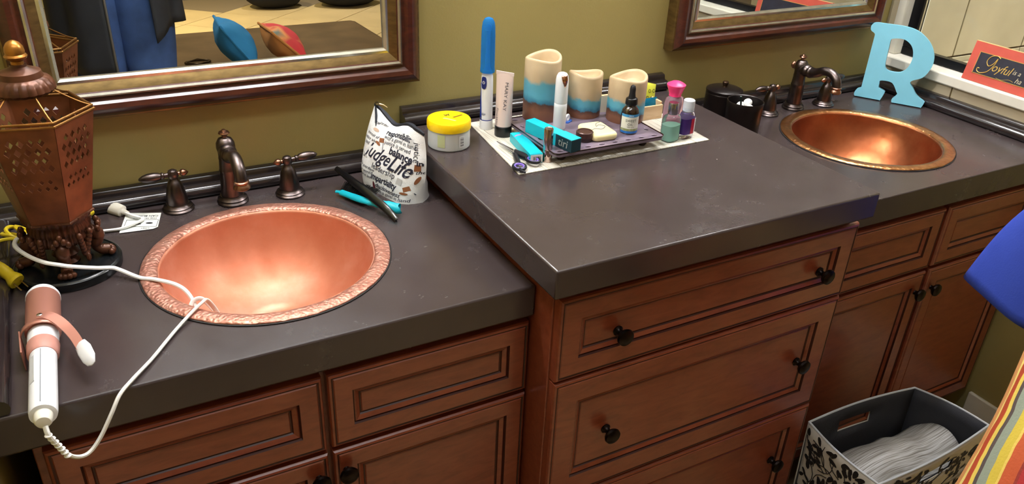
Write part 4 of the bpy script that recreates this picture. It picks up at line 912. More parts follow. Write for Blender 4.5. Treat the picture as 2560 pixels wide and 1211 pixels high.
MB().lathe([(.0112, .0565), (.0116, .0578), (.0116, .0592), (.0108, .0598), (.0116, .0606), (.0116, .0622), (.0108, .0628), (.0118, .0638), (.0114, .0785), (.0100, .0800), (.0005, .0802)], 28).build('flip_cap', mat('translucent_white_plastic', (226, 232, 242), .3, trans=.2, sss=.1), b3)
MB().box(-.0045, -.0004, .0105, .0045, .0004, .0420).build('label_stripe', mat('red_label', (176, 30, 60), .4), b3, (.0055, -.0124, 0))
MB().box(-.0035, -.0004, .0105, .0035, .0004, .0420).build('label_text_panel', mat('pale_label', (214, 212, 218), .4), b3, (.0125, -.0112, 0), (0, 0, .45))
# wooden box with packets --------------------------------------------
wb = thing('wooden_box', 'pale wooden open box behind the right candle', 'box', (1.501, -.136, MATZ), (0, 0, -.02))
PALE = m_wood('pale_birch', (206, 172, 128), (222, 190, 148), (234, 206, 166), .5)
for nm, q in (('box_floor', (-.052, -.052, 0, .052, .052, .004)), ('front_side', (-.052, -.052, .004, .052, -.047, .030)), ('back_side', (-.052, .047, .004, .052, .052, .030)), ('end_side', (-.052, -.047, .004, -.047, .047, .036)), ('end_side', (.047, -.047, .004, .052, .047, .036))):
    MB().box(*q).build(nm, PALE, wb, bev=.0006)
def packet(name, label, loc, rot, mt, wd, h, dots):
    t = thing(name, label, 'packet', loc, rot)
    def f(s_): return lambda u, v: ((u - .5) * wd, s_ * .004 * (sin(pi * u) * sin(pi * v)) ** .6, v * h)
    mb = MB().grid(f(-1), 10, 10).grid(f(1), 10, 10); mb.build('foil_body', mt, t)
    mb = MB()
    for x, z in dots:
        P_ = [(x + .0042 * cos(2 * pi * k / 12), -.0047, z + .0042 * sin(2 * pi * k / 12)) for k in range(12)] + [(x + .0026 * cos(2 * pi * k / 12), -.0048, z + .0026 * sin(2 * pi * k / 12)) for k in range(12)]
        mb.add(P_, [(k, (k + 1) % 12, 12 + (k + 1) % 12, 12 + k) for k in range(12)])
    if dots: mb.build('ring_print', mat('olive_ink', (90, 84, 30), .6), t, recalc=False)
    return t
LIME = mat('lime_foil', (204, 206, 66), .4)
pk = packet('snack_packet', 'lime yellow packet leaning up in the wooden box', (1.534, -.150, MATZ + .028), (-.30, .28, .05), LIME, .050, .040, [(-.012, .008), (0, .007), (.012, .008), (.004, .022), (.016, .024)])
MB().add([(-.020 + .009 * cos(2 * pi * k / 16), -.0048, .022 + .011 * sin(2 * pi * k / 16)) for k in range(16)], [tuple(range(16))]).build('purple_spot', mat('violet_ink', (106, 88, 190), .6), pk, recalc=False)
packet('foil_sachet', 'shiny blue sachet at the front of the wooden box', (1.522, -.172, MATZ + .005), (-.18, 0, .03), mat('blue_foil', (30, 130, 170), .25, .5, bump=.6, bscale=120), .060, .036, [])

# ================================================================== things on the right counter
cn = thing('ribbed_canister', 'black ribbed canister with a knobbed lid against the wall', 'canister', (1.8215, -.0835, ZL + .0005))
DKB = mat('dark_bronze_resin', (36, 30, 29), .3, .5)
MB().lathe([(.040, 0), (.0425, .002)] + [(.0425 + (.0012 if i % 2 else -.0004), .004 + i * .0021) for i in range(34)] + [(.0430, .0765), (.042, .078)], 48).build('ribbed_body', DKB, cn, sharp=80)
MB().lathe([(.0435, .0785), (.0442, .0805), (.0435, .084), (.038, .0865), (.020, .089), (.001, .0895)], 48).build('lid', DKB, cn)
MB().lathe([(.0060, .089), (.0050, .092), (.0070, .096), (.0075, .101), (.0060, .103), (.0005, .1035)], 20).build('lid_knob', mat('brown_knob', (66, 48, 34), .3, .6), cn)
cp = thing('bathroom_cup', 'open black cup holding cotton swabs in front of the canister', 'cup', (1.803, -.1765, ZL + .0005))
MB().lathe([(.036, 0), (.039, .002), (.0400, .010), (.0415, .070), (.0425, .086), (.0415, .088), (.0395, .0865), (.0380, .070), (.036, .008), (.001, .007)], 48).build('cup_body', DKB, cp)
for i, (a, r) in enumerate(((.3, .012), (1.4, .016), (2.6, .010), (3.9, .014), (5.2, .012))):
    x, y = r * cos(a), r * sin(a)
    sw_ = thing('cotton_ball', '', 'cotton ball', (1.803 + x, -.1765 + y, ZL + (.060 if i else .070)), group='cotton balls in the black cup')
    MB().ball((0, 0, .010), (.0105, .010, .0095), 14).build('cotton_fluff', mat('cotton', (238, 238, 236), .9, bump=.5, bscale=300), sw_)
    sw_['label'] = ('white cotton ball on top in the black cup' if not i else 'white cotton ball lower down inside the black cup')
gb = MB().tube([(0, 0, .0), (-.022, -.006, .074), (-.030, -.010, .0955)], .0022, 8).build('nail_file', mat('green_black_plastic', (30, 46, 38), .35), None, (1.806, -.1765, ZL + .0085)); tag(gb, 'thin dark green stick standing in the black cup', 'stick')
# letter R ------------------------------------------------------------
RO = [(-0.0031, 0.1803), (-0.0027, 0.1886), (0.0054, 0.1958), (0.0371, 0.1968), (0.0807, 0.1965), (0.1142, 0.1885), (0.1435, 0.1679), (0.161, 0.1429), (0.1666, 0.1183), (0.163, 0.097), (0.1517, 0.0767), (0.1267, 0.0616), (0.1373, 0.0451), (0.1501, 0.029), (0.1704, 0.017), (0.1726, 0.0135), (0.1683, 0.0), (0.0954, 0.0), (0.0938, 0.0086), (0.1027, 0.0224), (0.0995, 0.0299), (0.0828, 0.0507), (0.0551, 0.0515), (0.0536, 0.0426), (0.0551, 0.0321), (0.0694, 0.0254), (0.0719, 0.0205), (0.0658, 0.0), (0.0006, 0.0), (-0.0023, 0.0061), (0.0012, 0.0178), (0.0106, 0.024), (0.0117, 0.0297), (0.0109, 0.1644), (0.0085, 0.1692), (-0.0003, 0.1743)]
RH = [(0.0556, 0.1618), (0.0816, 0.1650), (0.1014, 0.1549), (0.1125, 0.1372), (0.115, 0.1144), (0.1087, 0.0925), (0.0953, 0.0802), (0.0711, 0.0785), (0.0581, 0.0844), (0.0541, 0.0985), (0.0523, 0.153)]
def soften(P, k=6): return [(p.x, p.y) for p in cr([(x, y, 0) for x, y in P], k, True)]
# keep straight runs straight: insert extra points on long edges before smoothing
def densify(P, d=.012):
    out = []
    for i, (x, y) in enumerate(P):
        a, b = P[(i + 1) % len(P)]; L = math.hypot(a - x, b - y); n = max(1, int(L / d))
        if L > .05: out += [(x + (a - x) * t, y + (b - y) * t) for t in (0, .06, .5, .94)]
        else: out.append((x, y))
    return out
rl = thing('wooden_letter', 'pale blue wooden letter R propped by the right sink', 'letter', (2.3187, -.0635, ZL + .0006))
ro = curve_solid('letter_slab', [soften(densify(RO)), soften(densify(RH))[::-1]], .0098, 0, mat('sky_blue_paint', (126, 196, 218), .42, var=.04, vscale=20), rl)
ex, ez = Vector((.54247543, -.84007167, 0)), Vector((.10056683, .06494093, .99280864))
nz_ = ex.cross(ez)     # towards the viewer or away
M3 = Matrix((ex, ez, nz_)).transposed().to_4x4(); sgn = -1 if nz_.dot(Vector((-1, -1, 0))) > 0 else 1
M3.translation = nz_ * (.0035 * sgn) + Vector((0, 0, .0014)); ro.matrix_local = M3
# red sign ------------------------------------------------------------
sn = thing('wooden_sign', 'red wooden sign with black panel and gold Joyful lettering', 'sign', (2.4620, -.405, ZL + .0925), (0, math.radians(11), 0))
# local: x towards room depth, y along sill, z up the board
SL, SH = .150, .098
MB().box(0, -SL, 0, .009, SL, SH).build('board', mat('brick_red_paint', (196, 86, 72), .45, var=.06, vscale=30), sn, bev=.001)
MB().box(-.0004, -SL + .001, SH - .0012, .0094, SL - .001, SH + .0004).build('board_top_edge', mat('pale_orange_edge', (236, 190, 130), .5), sn)
MB().box(-.0006, -SL + .022, .021, .0005, SL - .022, SH - .024).build('black_panel', mat('charcoal_paint', (44, 44, 56), .5, var=.2, vscale=40), sn)
GOLDP = mat('gold_paint', (222, 186, 96), .4, .3)
mb = MB()
for k in range(76):
    y = -SL + .0225 + k * (2 * SL - .045) / 75
    for z in (.0212, SH - .0243): mb.box(-.0011, y - .0011, z - .0008, -.0004, y + .0011, z + .0008)
for k in range(17):
    z = .0212 + k * (SH - .0455) / 16
    for y in (-SL + .0222, SL - .0222): mb.box(-.0011, y - .0008, z - .0011, -.0004, y + .0008, z + .0011)
mb.build('beaded_border', GOLDP, sn)['kind'] = 'stuff'
sgmap = lambda x, y: Vector((-.0011, SL - .026 - x, .024 + y))
lettering([('oyful', .030, .064, .022, 0, -.004, .38, .85)], sgmap, GOLDP, sn, 'gold_lettering')
mb = MB(); jp = [(.052, .046), (.042, .050), (.028, .045), (.022, .032), (.030, .022), (.040, .030), (.046, .044), (.043, .026), (.032, .008), (.016, .001), (.006, .004), (.005, .011), (.010, .011)]
mb.tube([sgmap(p.x, p.y) for p in cr([(x, y, 0) for x, y in jp], 6)], .0010, 6); mb.build('gold_capital_j', GOLDP, sn)
mb = MB(); mb.tube([sgmap(p.x, p.y) for p in cr([(.060, .000, 0), (.075, -.001, 0), (.092, .004, 0), (.104, .002, 0)], 6)], .0004, 5); mb.build('gold_flourish', GOLDP, sn)
lettering([('is a', .016, .104, .024, 0, 0, .3), ('ha', .018, .115, .007, 0, 0, .35)], sgmap, mat('pale_gold_paint', (206, 196, 166), .45, .1), sn, 'pale_lettering')

# ================================================================== in front of the right cabinet
bk = thing('storage_basket', 'tall fabric storage bin with black leaf print and grey lining', 'basket', (1.88, -.72, .0005)); off = Vector((1.88, -.72, 0))
BT = Z(-.49)
Q = [Vector((1.7155, -.622, 0)), Vector((2.036, -.642, 0)), Vector((2.076, -.806, 0)), Vector((1.702, -.822, 0))]
cen = sum(Q, Vector()) / 4
LINEN = mat('grey_lining', (50, 51, 57), .7, bump=.2, bscale=400); WHITEF = mat('white_print_cotton', (206, 202, 192), .8, bump=.15, bscale=500); PIPE = mat('pale_piping', (186, 190, 196), .6)
def wall(i, hole=False):
    a, b = Q[i] - off, Q[(i + 1) % 4] - off; n = Vector((b.y - a.y, -(b.x - a.x), 0)).normalized()
    if n.dot((a + b) / 2 - (cen - off)) < 0: n = -n
    bow = lambda u, v: n * (.010 * sin(pi * u) * v - .012 * (1 - v))
    f = lambda o: (lambda u, v: a.lerp(b, u) + bow(u, v) + n * o + Vector((0, 0, v * (BT - .0005))))
    def g(o, mt, nm):
        mb = MB()
        if not hole: mb.grid(f(o), 12, 10)
        else:
            us = [0, .12, .25, .32, .38, .50, .62, .75, .88, 1]; vs = [0, .2, .4, .6, .72, .80, .89, .95, 1]; fn = f(o)
            for j in range(len(vs) - 1):
                for k in range(len(us) - 1):
                    if us[k] >= .32 and us[k + 1] <= .62 and vs[j] >= .80 and vs[j + 1] <= .89: continue
                    mb.add([fn(us[k], vs[j]), fn(us[k + 1], vs[j]), fn(us[k + 1], vs[j + 1]), fn(us[k], vs[j + 1])], [(0, 1, 2, 3)])
        mb.build(nm, mt, bk, solid=.001, sharp=60)
    g(.0, WHITEF, 'printed_side'); g(-.0035, LINEN, 'lining')
    MB().tube([f(-.0015)(k / 12, 1) for k in range(13)], .0026, 8).build('rim_piping', PIPE, bk)
    return f
fns = [wall(i, i in (0, 2)) for i in range(4)]
MB().add([q - off + (cen - q) * .02 + Vector((0, 0, .004)) for q in Q], [(0, 1, 2, 3)]).build('bin_floor', LINEN, bk, solid=.003)
rnd = random.Random(3)
mb = MB()
for i in (2, 3):
    f = fns[i]
    for _ in range(170):
        u, v = rnd.uniform(.05, .95), rnd.uniform(.12, .96); a = rnd.uniform(0, 2 * pi); L_, W_ = rnd.uniform(.008, .014), rnd.uniform(.0036, .0060); P = []
        W0 = .2 if i == 3 else .36
        for k in range(10):
            t = 2 * pi * k / 10; x, y = L_ * cos(t), W_ * sin(t) * (1 - .3 * cos(t)); P.append(f(.0016)(min(max(u + (x * cos(a) - y * sin(a)) / W0, 0), 1), min(max(v + (x * sin(a) + y * cos(a)) / .32, 0), 1)))
        mb.add(P, [tuple(range(10))])
    for _ in range(26):
        u, v = rnd.uniform(.1, .9), rnd.uniform(.2, .9); a = rnd.uniform(0, 2 * pi); fn = f(.0013); W0 = .2 if i == 3 else .36
        pts = [fn(min(max(u + (.02 * t * cos(a) + .006 * t * t * sin(a)) / W0, 0), 1), min(max(v + (.02 * t * sin(a) - .006 * t * t * cos(a)) / .32, 0), 1)) for t in (-1.5, -.75, 0, .75, 1.5)]
        mb.tube(pts, .0009, 4)
mb.build('leaf_print', mat('black_print', (34, 31, 32), .75), bk, recalc=False)['kind'] = 'stuff'
# rolled placemats inside the bin
m2 = m_stripes('silver_bamboo', (3, 150, 1), [(.30, (104, 98, 90)), (.44, (150, 146, 140)), (.58, (196, 196, 196)), (.72, (140, 132, 120))], 3)
rp = thing('spare_placemat', 'grey woven placemat folded over inside the leaf-print bin', 'placemat', (1.890, -.725, Z(-.583)), (0, 0, .0))
def sheet(u, v):
    x = -.145 + .300 * u; y = -.088 + .150 * v; z = .075 * sin(pi * (.15 + .75 * (1 - v))) + .018 * sin(3.1 * u * pi * .55 + .6) - .07 * (1 - u) * (1 - u) * .35 - .035
    z += .012 * math.exp(-((u - .62) / .08) ** 2) * v
    return (x + .008 * sin(v * 3), y, z)
MB().grid(sheet, 24, 16).build('woven_sheet', m2, rp, solid=.0015)
mb = MB().grid(lambda u, v: (-.150 + .29 * u, -.085 + .14 * v, -.060 - .02 * sin(u * 2 + v)), 10, 6); mb.build('under_sheet', m2, rp, solid=.0015)
MB().box(-.14, -.085, -.225, .14, .065, -.085).build('sheet_stack', m2, rp)

# chair with cushion and a shirt over its back, mostly beyond the right edge
CH = mat('dark_chair_wood', (58, 34, 24), .4, var=.2, vscale=14)
ch = thing('side_chair', 'dark wooden side chair holding the striped cushion', 'chair', (1.78, -1.19, .0005)); ox, oy = 1.78, -1.19
MB().box(-.20, -.21, .41, .17, .20, .445).build('seat', CH, ch, bev=.004)
for x, y, h in ((-.18, -.19, .41), (-.18, .18, .41)): MB().box(x - .016, y - .016, 0, x + .016, y + .016, h).build('leg', CH, ch, bev=.003)
for y in (-.19, .18): MB().tube([(.155, y, 0), (.155, y, .43), (.170, y, .70), (.195, y, .93)], [.017, .017, .016, .014], 10).build('back_post', CH, ch)
for z, x in ((.60, .165), (.74, .175), (.90, .191)): MB().box(x - .008, -.18, z - .02, x + .008, .17, z + .02).build('back_rail', CH, ch, bev=.003)
# cushion
E1 = Vector((.58, .18, .795)).normalized(); E2 = Vector((.10, -1, .12)); E2 = (E2 - E1 * E2.dot(E1)).normalized(); E3 = E2.cross(E1)   # E3 towards viewer
if E3.x > 0: E3 = -E3
cu = thing('throw_cushion', 'striped and red leaf-patterned cushion leaning on the chair at right', 'cushion', (1.69, -.975, Z(-.195)))
def m_cushion():
    s = NT('striped_red_fabric'); tc = s.n('ShaderNodeTexCoord'); sp = s.n('ShaderNodeSeparateXYZ'); s.l(tc.outputs['Object'], sp.inputs[0])
    nz = s.n('ShaderNodeTexNoise', i_Scale=14, i_Detail=2); s.l(tc.outputs['Object'], nz.inputs['Vector'])
    a = s.n('ShaderNodeMath', operation='MULTIPLY_ADD'); a.inputs[1].default_value = .012; s.l(nz.outputs[0], a.inputs[0]); s.l(sp.outputs[0], a.inputs[2])
    d = s.n('ShaderNodeMapRange'); d.inputs[1].default_value = -.03; d.inputs[2].default_value = .17; s.l(a.outputs[0], d.inputs[0])
    st_ = [(0, (196, 140, 70)), (.19, (58, 50, 58)), (.225, (226, 206, 120)), (.26, (176, 70, 40)), (.315, (222, 196, 90)), (.345, (84, 72, 70)), (.375, (142, 152, 136)), (.44, (210, 186, 66)), (.51, (228, 200, 96)), (.53, (196, 88, 46)), (.63, (150, 50, 40)), (.655, (178, 44, 48))]
    c = s.ramp(d.outputs[0], st_, 'CONSTANT'); s.l(c, s.b.inputs['Base Color']); s.b.inputs['Roughness'].default_value = .7
    n2 = s.n('ShaderNodeTexNoise', i_Scale=240, i_Detail=2); s.l(tc.outputs['Object'], n2.inputs['Vector']); s.bump(n2.outputs[0], .3, .002); return s.m
S_ = .40
def cush(side):
    def f(u, v):
        k = (max(0, sin(pi * u)) * max(0, sin(pi * v))) ** .45; wv = 1 - .05 * (1 - abs(2 * u - 1) ** 2) * (2 * abs(v - .5)) ** 3
        return (u * S_ - .0 + .012 * sin(pi * v), (v - .5) * S_ * wv, side * .060 * k + .002 * noise.noise((u * 9, v * 9, side)))
    return f
CUSH = m_cushion()
cb = MB().grid(cush(1), 26, 26).grid(cush(-1), 26, 26).build('cushion_cover', CUSH, cu, sharp=70)
Mc = Matrix((E2, E1, E3)).transposed().to_4x4(); Mc.translation = Vector((0, 0, 0)) - E2 * .012; cb.matrix_local = Mc
mb = MB(); f = cush(1)
def leaf(cx, cy, ang, L_, W_):
    P = []
    for k in range(14):
        t = 2 * pi * k / 14; x, y = L_ * cos(t), W_ * sin(t) * (1 - .35 * cos(t)); q = f((cx + x * cos(ang) - y * sin(ang)) / S_, .5 + (cy + x * sin(ang) + y * cos(ang)) / S_); P.append((q[0], q[1], q[2] + .0012))
    return P
lf = MB(); 
for cx, cy, an in ((.128, -.070, .25), (.20, .02, 2.0), (.24, -.10, .8), (.30, .06, 1.2), (.18, .12, .4)): lf.add(leaf(cx, cy, an, .017, .0075), [tuple(range(14))])
lo_ = lf.build('leaf_print', mat('gold_leaf_print', (214, 160, 60), .7), cu, recalc=False); lo_.matrix_local = Mc.copy(); lo_['kind'] = 'stuff'
MB().tube([Mc @ Vector(cush(1)(u, v)) for u, v in [(0, t / 20) for t in range(21)]], .0035, 8).build('piping', mat('tan_piping', (186, 130, 80), .7), cu)
# blue shirt over the chair back
BLUE = mat('royal_blue_cotton', (48, 72, 178), .8, bump=.15, bscale=300, var=.06, vscale=10)
sh = thing('blue_shirt', 'royal blue short-sleeved shirt hung over the chair back at right', 'shirt', (1.955, -1.10, Z(-.30))); off = Vector(sh.location)
def sleeve(t, a):
    c = Vector((1.985, -.895, Z(.100))).lerp(Vector((1.952, -.800, Z(-.137))), t) + Vector((0, .014, .012)) * sin(pi * t)
    ax = Vector((0, 1, -.12)).normalized() * (.080 + .022 * t); bx = Vector((1, .1, .1)).normalized() * (.022 + .012 * t)
    ax = Vector((0.0, .96, .26 - .1 * t)) * (.082 + .014 * t)
    p = c + ax * cos(a) + bx * sin(a) + Vector((0, 0, .004)) * sin(a * 3 + t * 5)
    return p - off
mb = MB(); mb.loft([[sleeve(i / 14, 2 * pi * j / 28) for j in range(28)] for i in range(15)], caps=False); mb.build('sleeve', BLUE, sh, solid=.0022, sharp=70)
mb = MB()
def drape(u, v):
    y = -.965 - .36 * u; s_ = (v - .5) * .80; r = .030
    if abs(s_) < .045: x, z = s_ * .62, .0
    else: x, z = math.copysign(.028 + .012 * sin(u * 9) * (abs(s_) - .045), s_), -(abs(s_) - .045)
    return Vector((1.972 + x, y, Z(.150) + z - .03 * abs(u - .35))) - off
mb.grid(drape, 16, 28).build('shirt_body', BLUE, sh, solid=.003, sharp=70)

# ================================================================== seen in the mirror
LEA = mat('brown_leather', (98, 76, 50), .45, var=.25, vscale=7, bump=.15, bscale=120)
ot = thing('ottoman', 'large flat brown leather ottoman reflected in the left mirror', 'ottoman', (1.04, -2.565, .0005))
L2 = []
for z, i in ((.07, .01), (.08, 0), (.30, 0), (.425, .0), (.442, .006), (.450, .02)): L2.append([(x - .87, y - .545, z) for x, y in [(i + (1.74 - 2 * i) * px / 1.74, i + (1.09 - 2 * i) * py / 1.09) for px, py in rrect(1.74, 1.09, .02)]])
MB().loft(L2).build('upholstered_block', LEA, ot, sharp=50)
MB().tube([(x - .87, y - .545, .438) for x, y in rrect(1.74, 1.09, .02)] + [(1.74 - .89, -.545, .438)], .004, 6).build('top_piping', LEA, ot)
for x in (-.76, .76):
    for y in (-.47, .47): MB().lathe([(.022, 0), (.028, .07)], 12, (x, y, 0)).build('foot', CH, ot)
def cushion(label, loc, rot, mats, s_=.36, th=.075):
    t = thing('throw_cushion', label, 'cushion', loc, rot)
    def f(sd):
        def g(u, v):
            k = (max(0, sin(pi * u)) * max(0, sin(pi * v))) ** .5
            e = 1 - .06 * (1 - abs(2 * u - 1)) * (abs(2 * v - 1)) ** 2
            return ((u - .5) * s_, sd * th * k + .004 * noise.noise((u * 6, v * 6, sd)), v * s_ * e)
        return g
    MB().grid(f(-1), 20, 20).build('cover_front', mats[0], t, sharp=70); MB().grid(f(1), 20, 20).build('cover_back', mats[1], t, sharp=70)
    P = [((x - .5) * s_, 0, z * s_) for x, z in [(k / 8, 0) for k in range(8)] + [(1, k / 8) for k in range(8)] + [(1 - k / 8, 1) for k in range(8)] + [(0, 1 - k / 8) for k in range(9)]]
    MB().tube(P, .006, 6).build('piping', mats[1], t); return t
TQ = mat('turquoise_suede', (42, 124, 176), .8, var=.15, vscale=9)
OR = mat('orange_tan_fabric', (190, 124, 62), .8); s_ = NT('red_floral_fabric'); vo = s_.n('ShaderNodeTexVoronoi', i_Scale=9); s_.l(s_.coord(), vo.inputs['Vector'])
s_.l(s_.ramp(vo.outputs['Distance'], [(.25, (214, 60, 66)), (.5, (206, 66, 70)), (.62, (226, 150, 90)), (.8, (120, 130, 120))]), s_.b.inputs['Base Color']); s_.b.inputs['Roughness'].default_value = .8
cushion('turquoise suede cushion on the ottoman, seen in the left mirror', (1.165, -2.30, .468), (-.60, .0, pi / 2 + .06), (TQ, TQ), .235, .075)
cushion('orange and red floral cushion on the ottoman, seen in the mirror', (1.385, -2.30, .468), (-.78, .0, pi / 2 - .05), (s_.m, OR), .215, .07)
rg = MB(); rg.tube([(.055 * cos(a), .030 * sin(a), .006) for a in [2 * pi * k / 24 for k in range(25)]], .005, 8); rg.tube([(-.05, 0, .008), (0, 0, .020), (.05, 0, .008)], .003, 6)
tag(rg.build('ring_dish', mat('dark_brass', (70, 56, 38), .3, .8), None, (.945, -2.44, .4515)), 'dark metal ring lying on the ottoman beside the turquoise cushion', 'ring')
# dark bundle on the far floor and a white bin
DK = mat('black_cloth', (20, 20, 24), .85)
for i, (x, y, sx) in enumerate(((2.12, -6.00, .26), (2.74, -5.86, .30))):
    mb = MB(); mb.ball((0, 0, .10), (sx, .22, .11), 24)
    mb.v = [(x_ * (1 + .12 * noise.noise((x_ * 6, y_ * 6, i))), y_ * (1 + .2 * noise.noise((y_ * 7, x_ * 5, i + 3))), max(0.0, z_ - .005) * (1 + .25 * noise.noise((x_ * 8, y_ * 8, z_ * 8)))) for x_, y_, z_ in mb.v]
    tag(mb.build('clothes_heap', DK, None, (x, y, .001)), ('black clothes heap on the far floor, reflected beside the doorway' if i else 'smaller black clothes heap on the far floor in the mirror'), 'clothes')
wbn = thing('waste_bin', 'white waste bin at the far end of the room in the mirror', 'bin', (3.24, -5.62, .001))
MB().lathe([(.10, 0), (.105, .003), (.125, .27), (.128, .275), (.121, .275), (.101, .01), (.001, .01)], 32).build('bin_body', WHITE_PLASTIC, wbn)

# ------------------------------------------------------------------ the person taking the picture (only the reflection shows)
pe = thing('person', 'person in blue jeans and open black jacket reflected in the left mirror', 'person', (.62, -1.90, .0005))
SKIN = mat('skin', (206, 160, 134), .5, sss=.15); JEANS = mat('blue_denim', (58, 84, 136), .85, var=.3, vscale=9, bump=.3, bscale=500); JKT = mat('black_jacket_nylon', (34, 35, 40), .6, var=.2, vscale=12)
def skinmesh(name, nodes, edges, root, mt, parent, sub=2):
    me = bpy.data.meshes.new(name); me.from_pydata([n[0] for n in nodes], edges, []); me.materials.append(mt)
    o = bpy.data.objects.new(name, me); COL.objects.link(o); o.parent = parent
    sk = o.modifiers.new('skin', 'SKIN'); sk.use_smooth_shade = True
    lay = me.skin_vertices[0].data if me.skin_vertices else None
    if lay is None:
        bm = bmesh.new(); bm.from_mesh(me); bm.verts.layers.skin.verify(); bm.to_mesh(me); bm.free(); lay = me.skin_vertices[0].data
    for i, n in enumerate(nodes):
        r = n[1]; lay[i].radius = r if isinstance(r, tuple) else (r, r); lay[i].use_root = (i == root)
    s = o.modifiers.new('sub', 'SUBSURF'); s.levels = sub; s.render_levels = sub; return o
B_ = []; Ed = []
def node(p, r, par=None):
    B_.append((p, r))
    if par is not None: Ed.append((par, len(B_) - 1))
    return len(B_) - 1
pel = node((0, 0, .95), (.150, .105)); wa = node((0, .005, 1.10), (.130, .095), pel); chs = node((0, 0, 1.30), (.155, .105), wa); nk0 = node((0, -.005, 1.45), (.075, .065), chs); nk = node((0, .01, 1.53), .052, nk0)
hd0 = node((0, .03, 1.60), (.066, .078), nk); hd1 = node((0, .03, 1.67), (.076, .092), hd0); hd2 = node((0, .02, 1.75), (.068, .082), hd1)
for s in (-1, 1):
    hp = node((s * .085, 0, .88), .092, pel); th_ = node((s * .088, .015, .68), .082, hp); kn = node((s * .086, .02, .49), .058, th_); ca = node((s * .086, -.005, .34), .056, kn); an = node((s * .086, -.015, .10), .038, ca); he = node((s * .088, .02, .045), .036, an); to = node((s * .098, .13, .035), (.040, .026), he)
    shd = node((s * .19, -.005, 1.42), .058, nk0); el = node((s * .25, .07, 1.17), .042, shd); wr = node((s * .07 - .12, .285, 1.36), .028, el); pa = node((s * .075 - .135, .300, 1.41), (.040, .018), wr)
    for k, (fx, fl_) in enumerate(((-.026, .060), (-.009, .072), (.009, .068), (.026, .052))):
        f0 = node((s * .075 - .135 + fx, .304, 1.445), .0092, pa); f1 = node((s * .060 - .135 + fx, .312, 1.445 + fl_ * .5), .0086, f0); node((s * .035 - .135 + fx, .316, 1.445 + fl_ * .72), .0078, f1)
    t0_ = node((s * .045 - .135, .300, 1.415), .0105, pa); node((s * .018 - .135, .310, 1.435), .0088, t0_)
skinmesh('body', B_, Ed, 0, SKIN, pe)
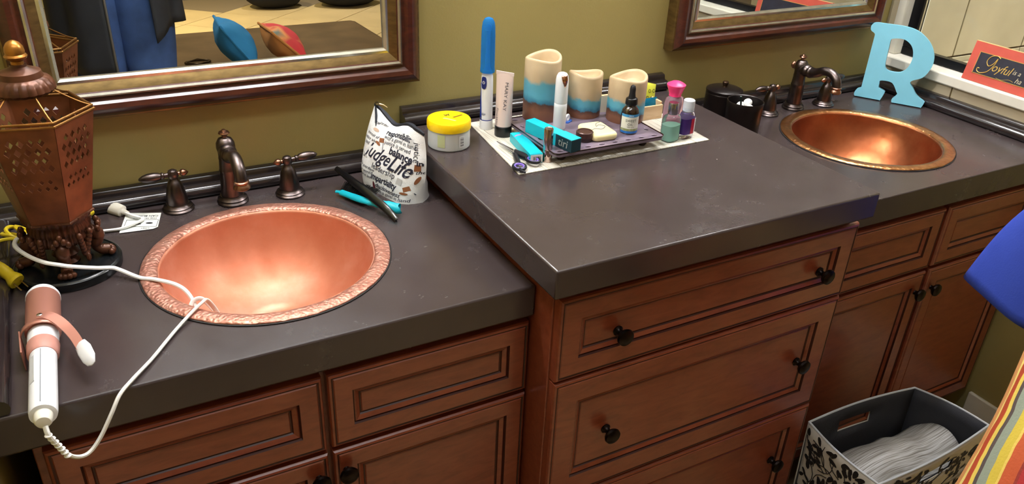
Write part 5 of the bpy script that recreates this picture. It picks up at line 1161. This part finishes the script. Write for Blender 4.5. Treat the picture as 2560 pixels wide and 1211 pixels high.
# face, hair, clothes
for s in (-1, 1): MB().ball((s * .030, .112, 1.665), (.013, .008, .008), 12).build('eye', mat('eye_white', (236, 234, 230), .2), pe); MB().ball((s * .078, .02, 1.655), (.010, .020, .032), 12).build('ear', SKIN, pe)
MB().tube([(0, .112, 1.675), (0, .128, 1.645), (0, .132, 1.630), (0, .116, 1.622)], [.007, .011, .014, .008], 10).build('nose', SKIN, pe)
MB().tube([(-.024, .108, 1.590), (0, .116, 1.588), (.024, .108, 1.590)], [.003, .007, .003], 8).build('mouth', mat('lips', (170, 96, 90), .5), pe)
mb = MB(); mb.ball((0, .005, 1.715), (.092, .108, .092), 24); mb.v = [(x, y, z if z > 1.66 or y < .02 else 1.74) for x, y, z in mb.v]; mb.build('hair', mat('dark_brown_hair', (48, 34, 26), .6, bump=.6, bscale=120), pe)
for s in (-1, 1):
    LO = []
    for z, r, x, y in ((1.00, .105, .070, 0), (.93, .118, .075, 0), (.86, .112, .085, .005), (.76, .104, .088, .012), (.66, .096, .088, .018), (.56, .084, .087, .022), (.49, .078, .086, .022), (.40, .076, .086, .008), (.30, .076, .086, 0), (.18, .074, .086, -.008), (.07, .076, .087, 0)):
        LO.append([(s * x + r * cos(a) * (1 + .02 * sin(5 * a + z * 60)), y + r * (1.02 if z > .8 else 1) * sin(a), z + .004 * sin(a * 2 + z * 30)) for a in [2 * pi * k / 28 for k in range(28)]])
    MB().loft(LO, caps=False).build('jeans_leg', JEANS, pe, solid=.003, sharp=70)
    LO = []
    for y, w_, h_ in ((-.075, .030, .05), (-.05, .042, .085), (.02, .046, .095), (.08, .050, .075), (.14, .050, .058), (.185, .036, .044), (.20, .012, .02)): LO.append([(s * (.088 + .05 * (y + .07)) + w_ * cos(a), y, max(.0, h_ * .5 + h_ * .5 * sin(a))) for a in [2 * pi * k / 16 for k in range(16)]])
    MB().loft(LO).build('shoe', mat('dark_shoe', (38, 34, 34), .5), pe, sharp=60)
# shirt under the jacket
MB().loft([[(rx * cos(a), .002 + ry * sin(a), z) for a in [2 * pi * k / 28 for k in range(28)]] for z, rx, ry in ((.96, .172, .128), (1.10, .160, .120), (1.30, .180, .125), (1.42, .150, .098), (1.49, .075, .072))], caps=False).build('shirt', mat('light_blue_shirt', (110, 140, 176), .8), pe, solid=.003)
# open jacket: hangs lower on the person's mirror-left side
def jk(u, v):
    a = math.radians(100) + u * math.radians(322)         # from one front edge round the back to the other
    hem = .62 if u < .34 else (.62 + (.77 - .62) * min(1, (u - .34) / .4))
    z = 1.47 + (hem - 1.47) * v
    rx = .115 + .095 * min(1, v * 3.2) + .020 * v; ry = .085 + .062 * min(1, v * 3.2) + .022 * v
    fold = .010 * v * sin(u * 38) + .006 * v * sin(u * 71 + 2)
    flare = .03 * v if u < .12 else (.045 * v if u > .93 else 0)
    x, y = (rx + fold) * cos(a), (ry + fold) * sin(a) + flare
    return (x, y, z - (.05 * max(0, (u - .94) / .06) * v))
MB().grid(jk, 72, 26).build('jacket_body', JKT, pe, solid=.006, sharp=70)
MB().tube([Vector(jk(0, v / 20)) + Vector((0, .004, 0)) for v in range(21)], .0045, 6).build('jacket_zip', mat('steel_zip', (150, 150, 150), .35, .9), pe)
for s in (-1, 1):
    P = cr([(s * .16, -.005, 1.43), (s * .215, .01, 1.35), (s * .252, .06, 1.20), (s * .235, .10, 1.175), (s * .12 - .08, .225, 1.30), (s * .08 - .115, .262, 1.335)], 6)
    n = len(P) - 1; MB().tube(P, [.078 - .034 * i / n + .003 * sin(i * 1.9) for i in range(n + 1)], 20).build('jacket_sleeve', JKT, pe, sharp=70)
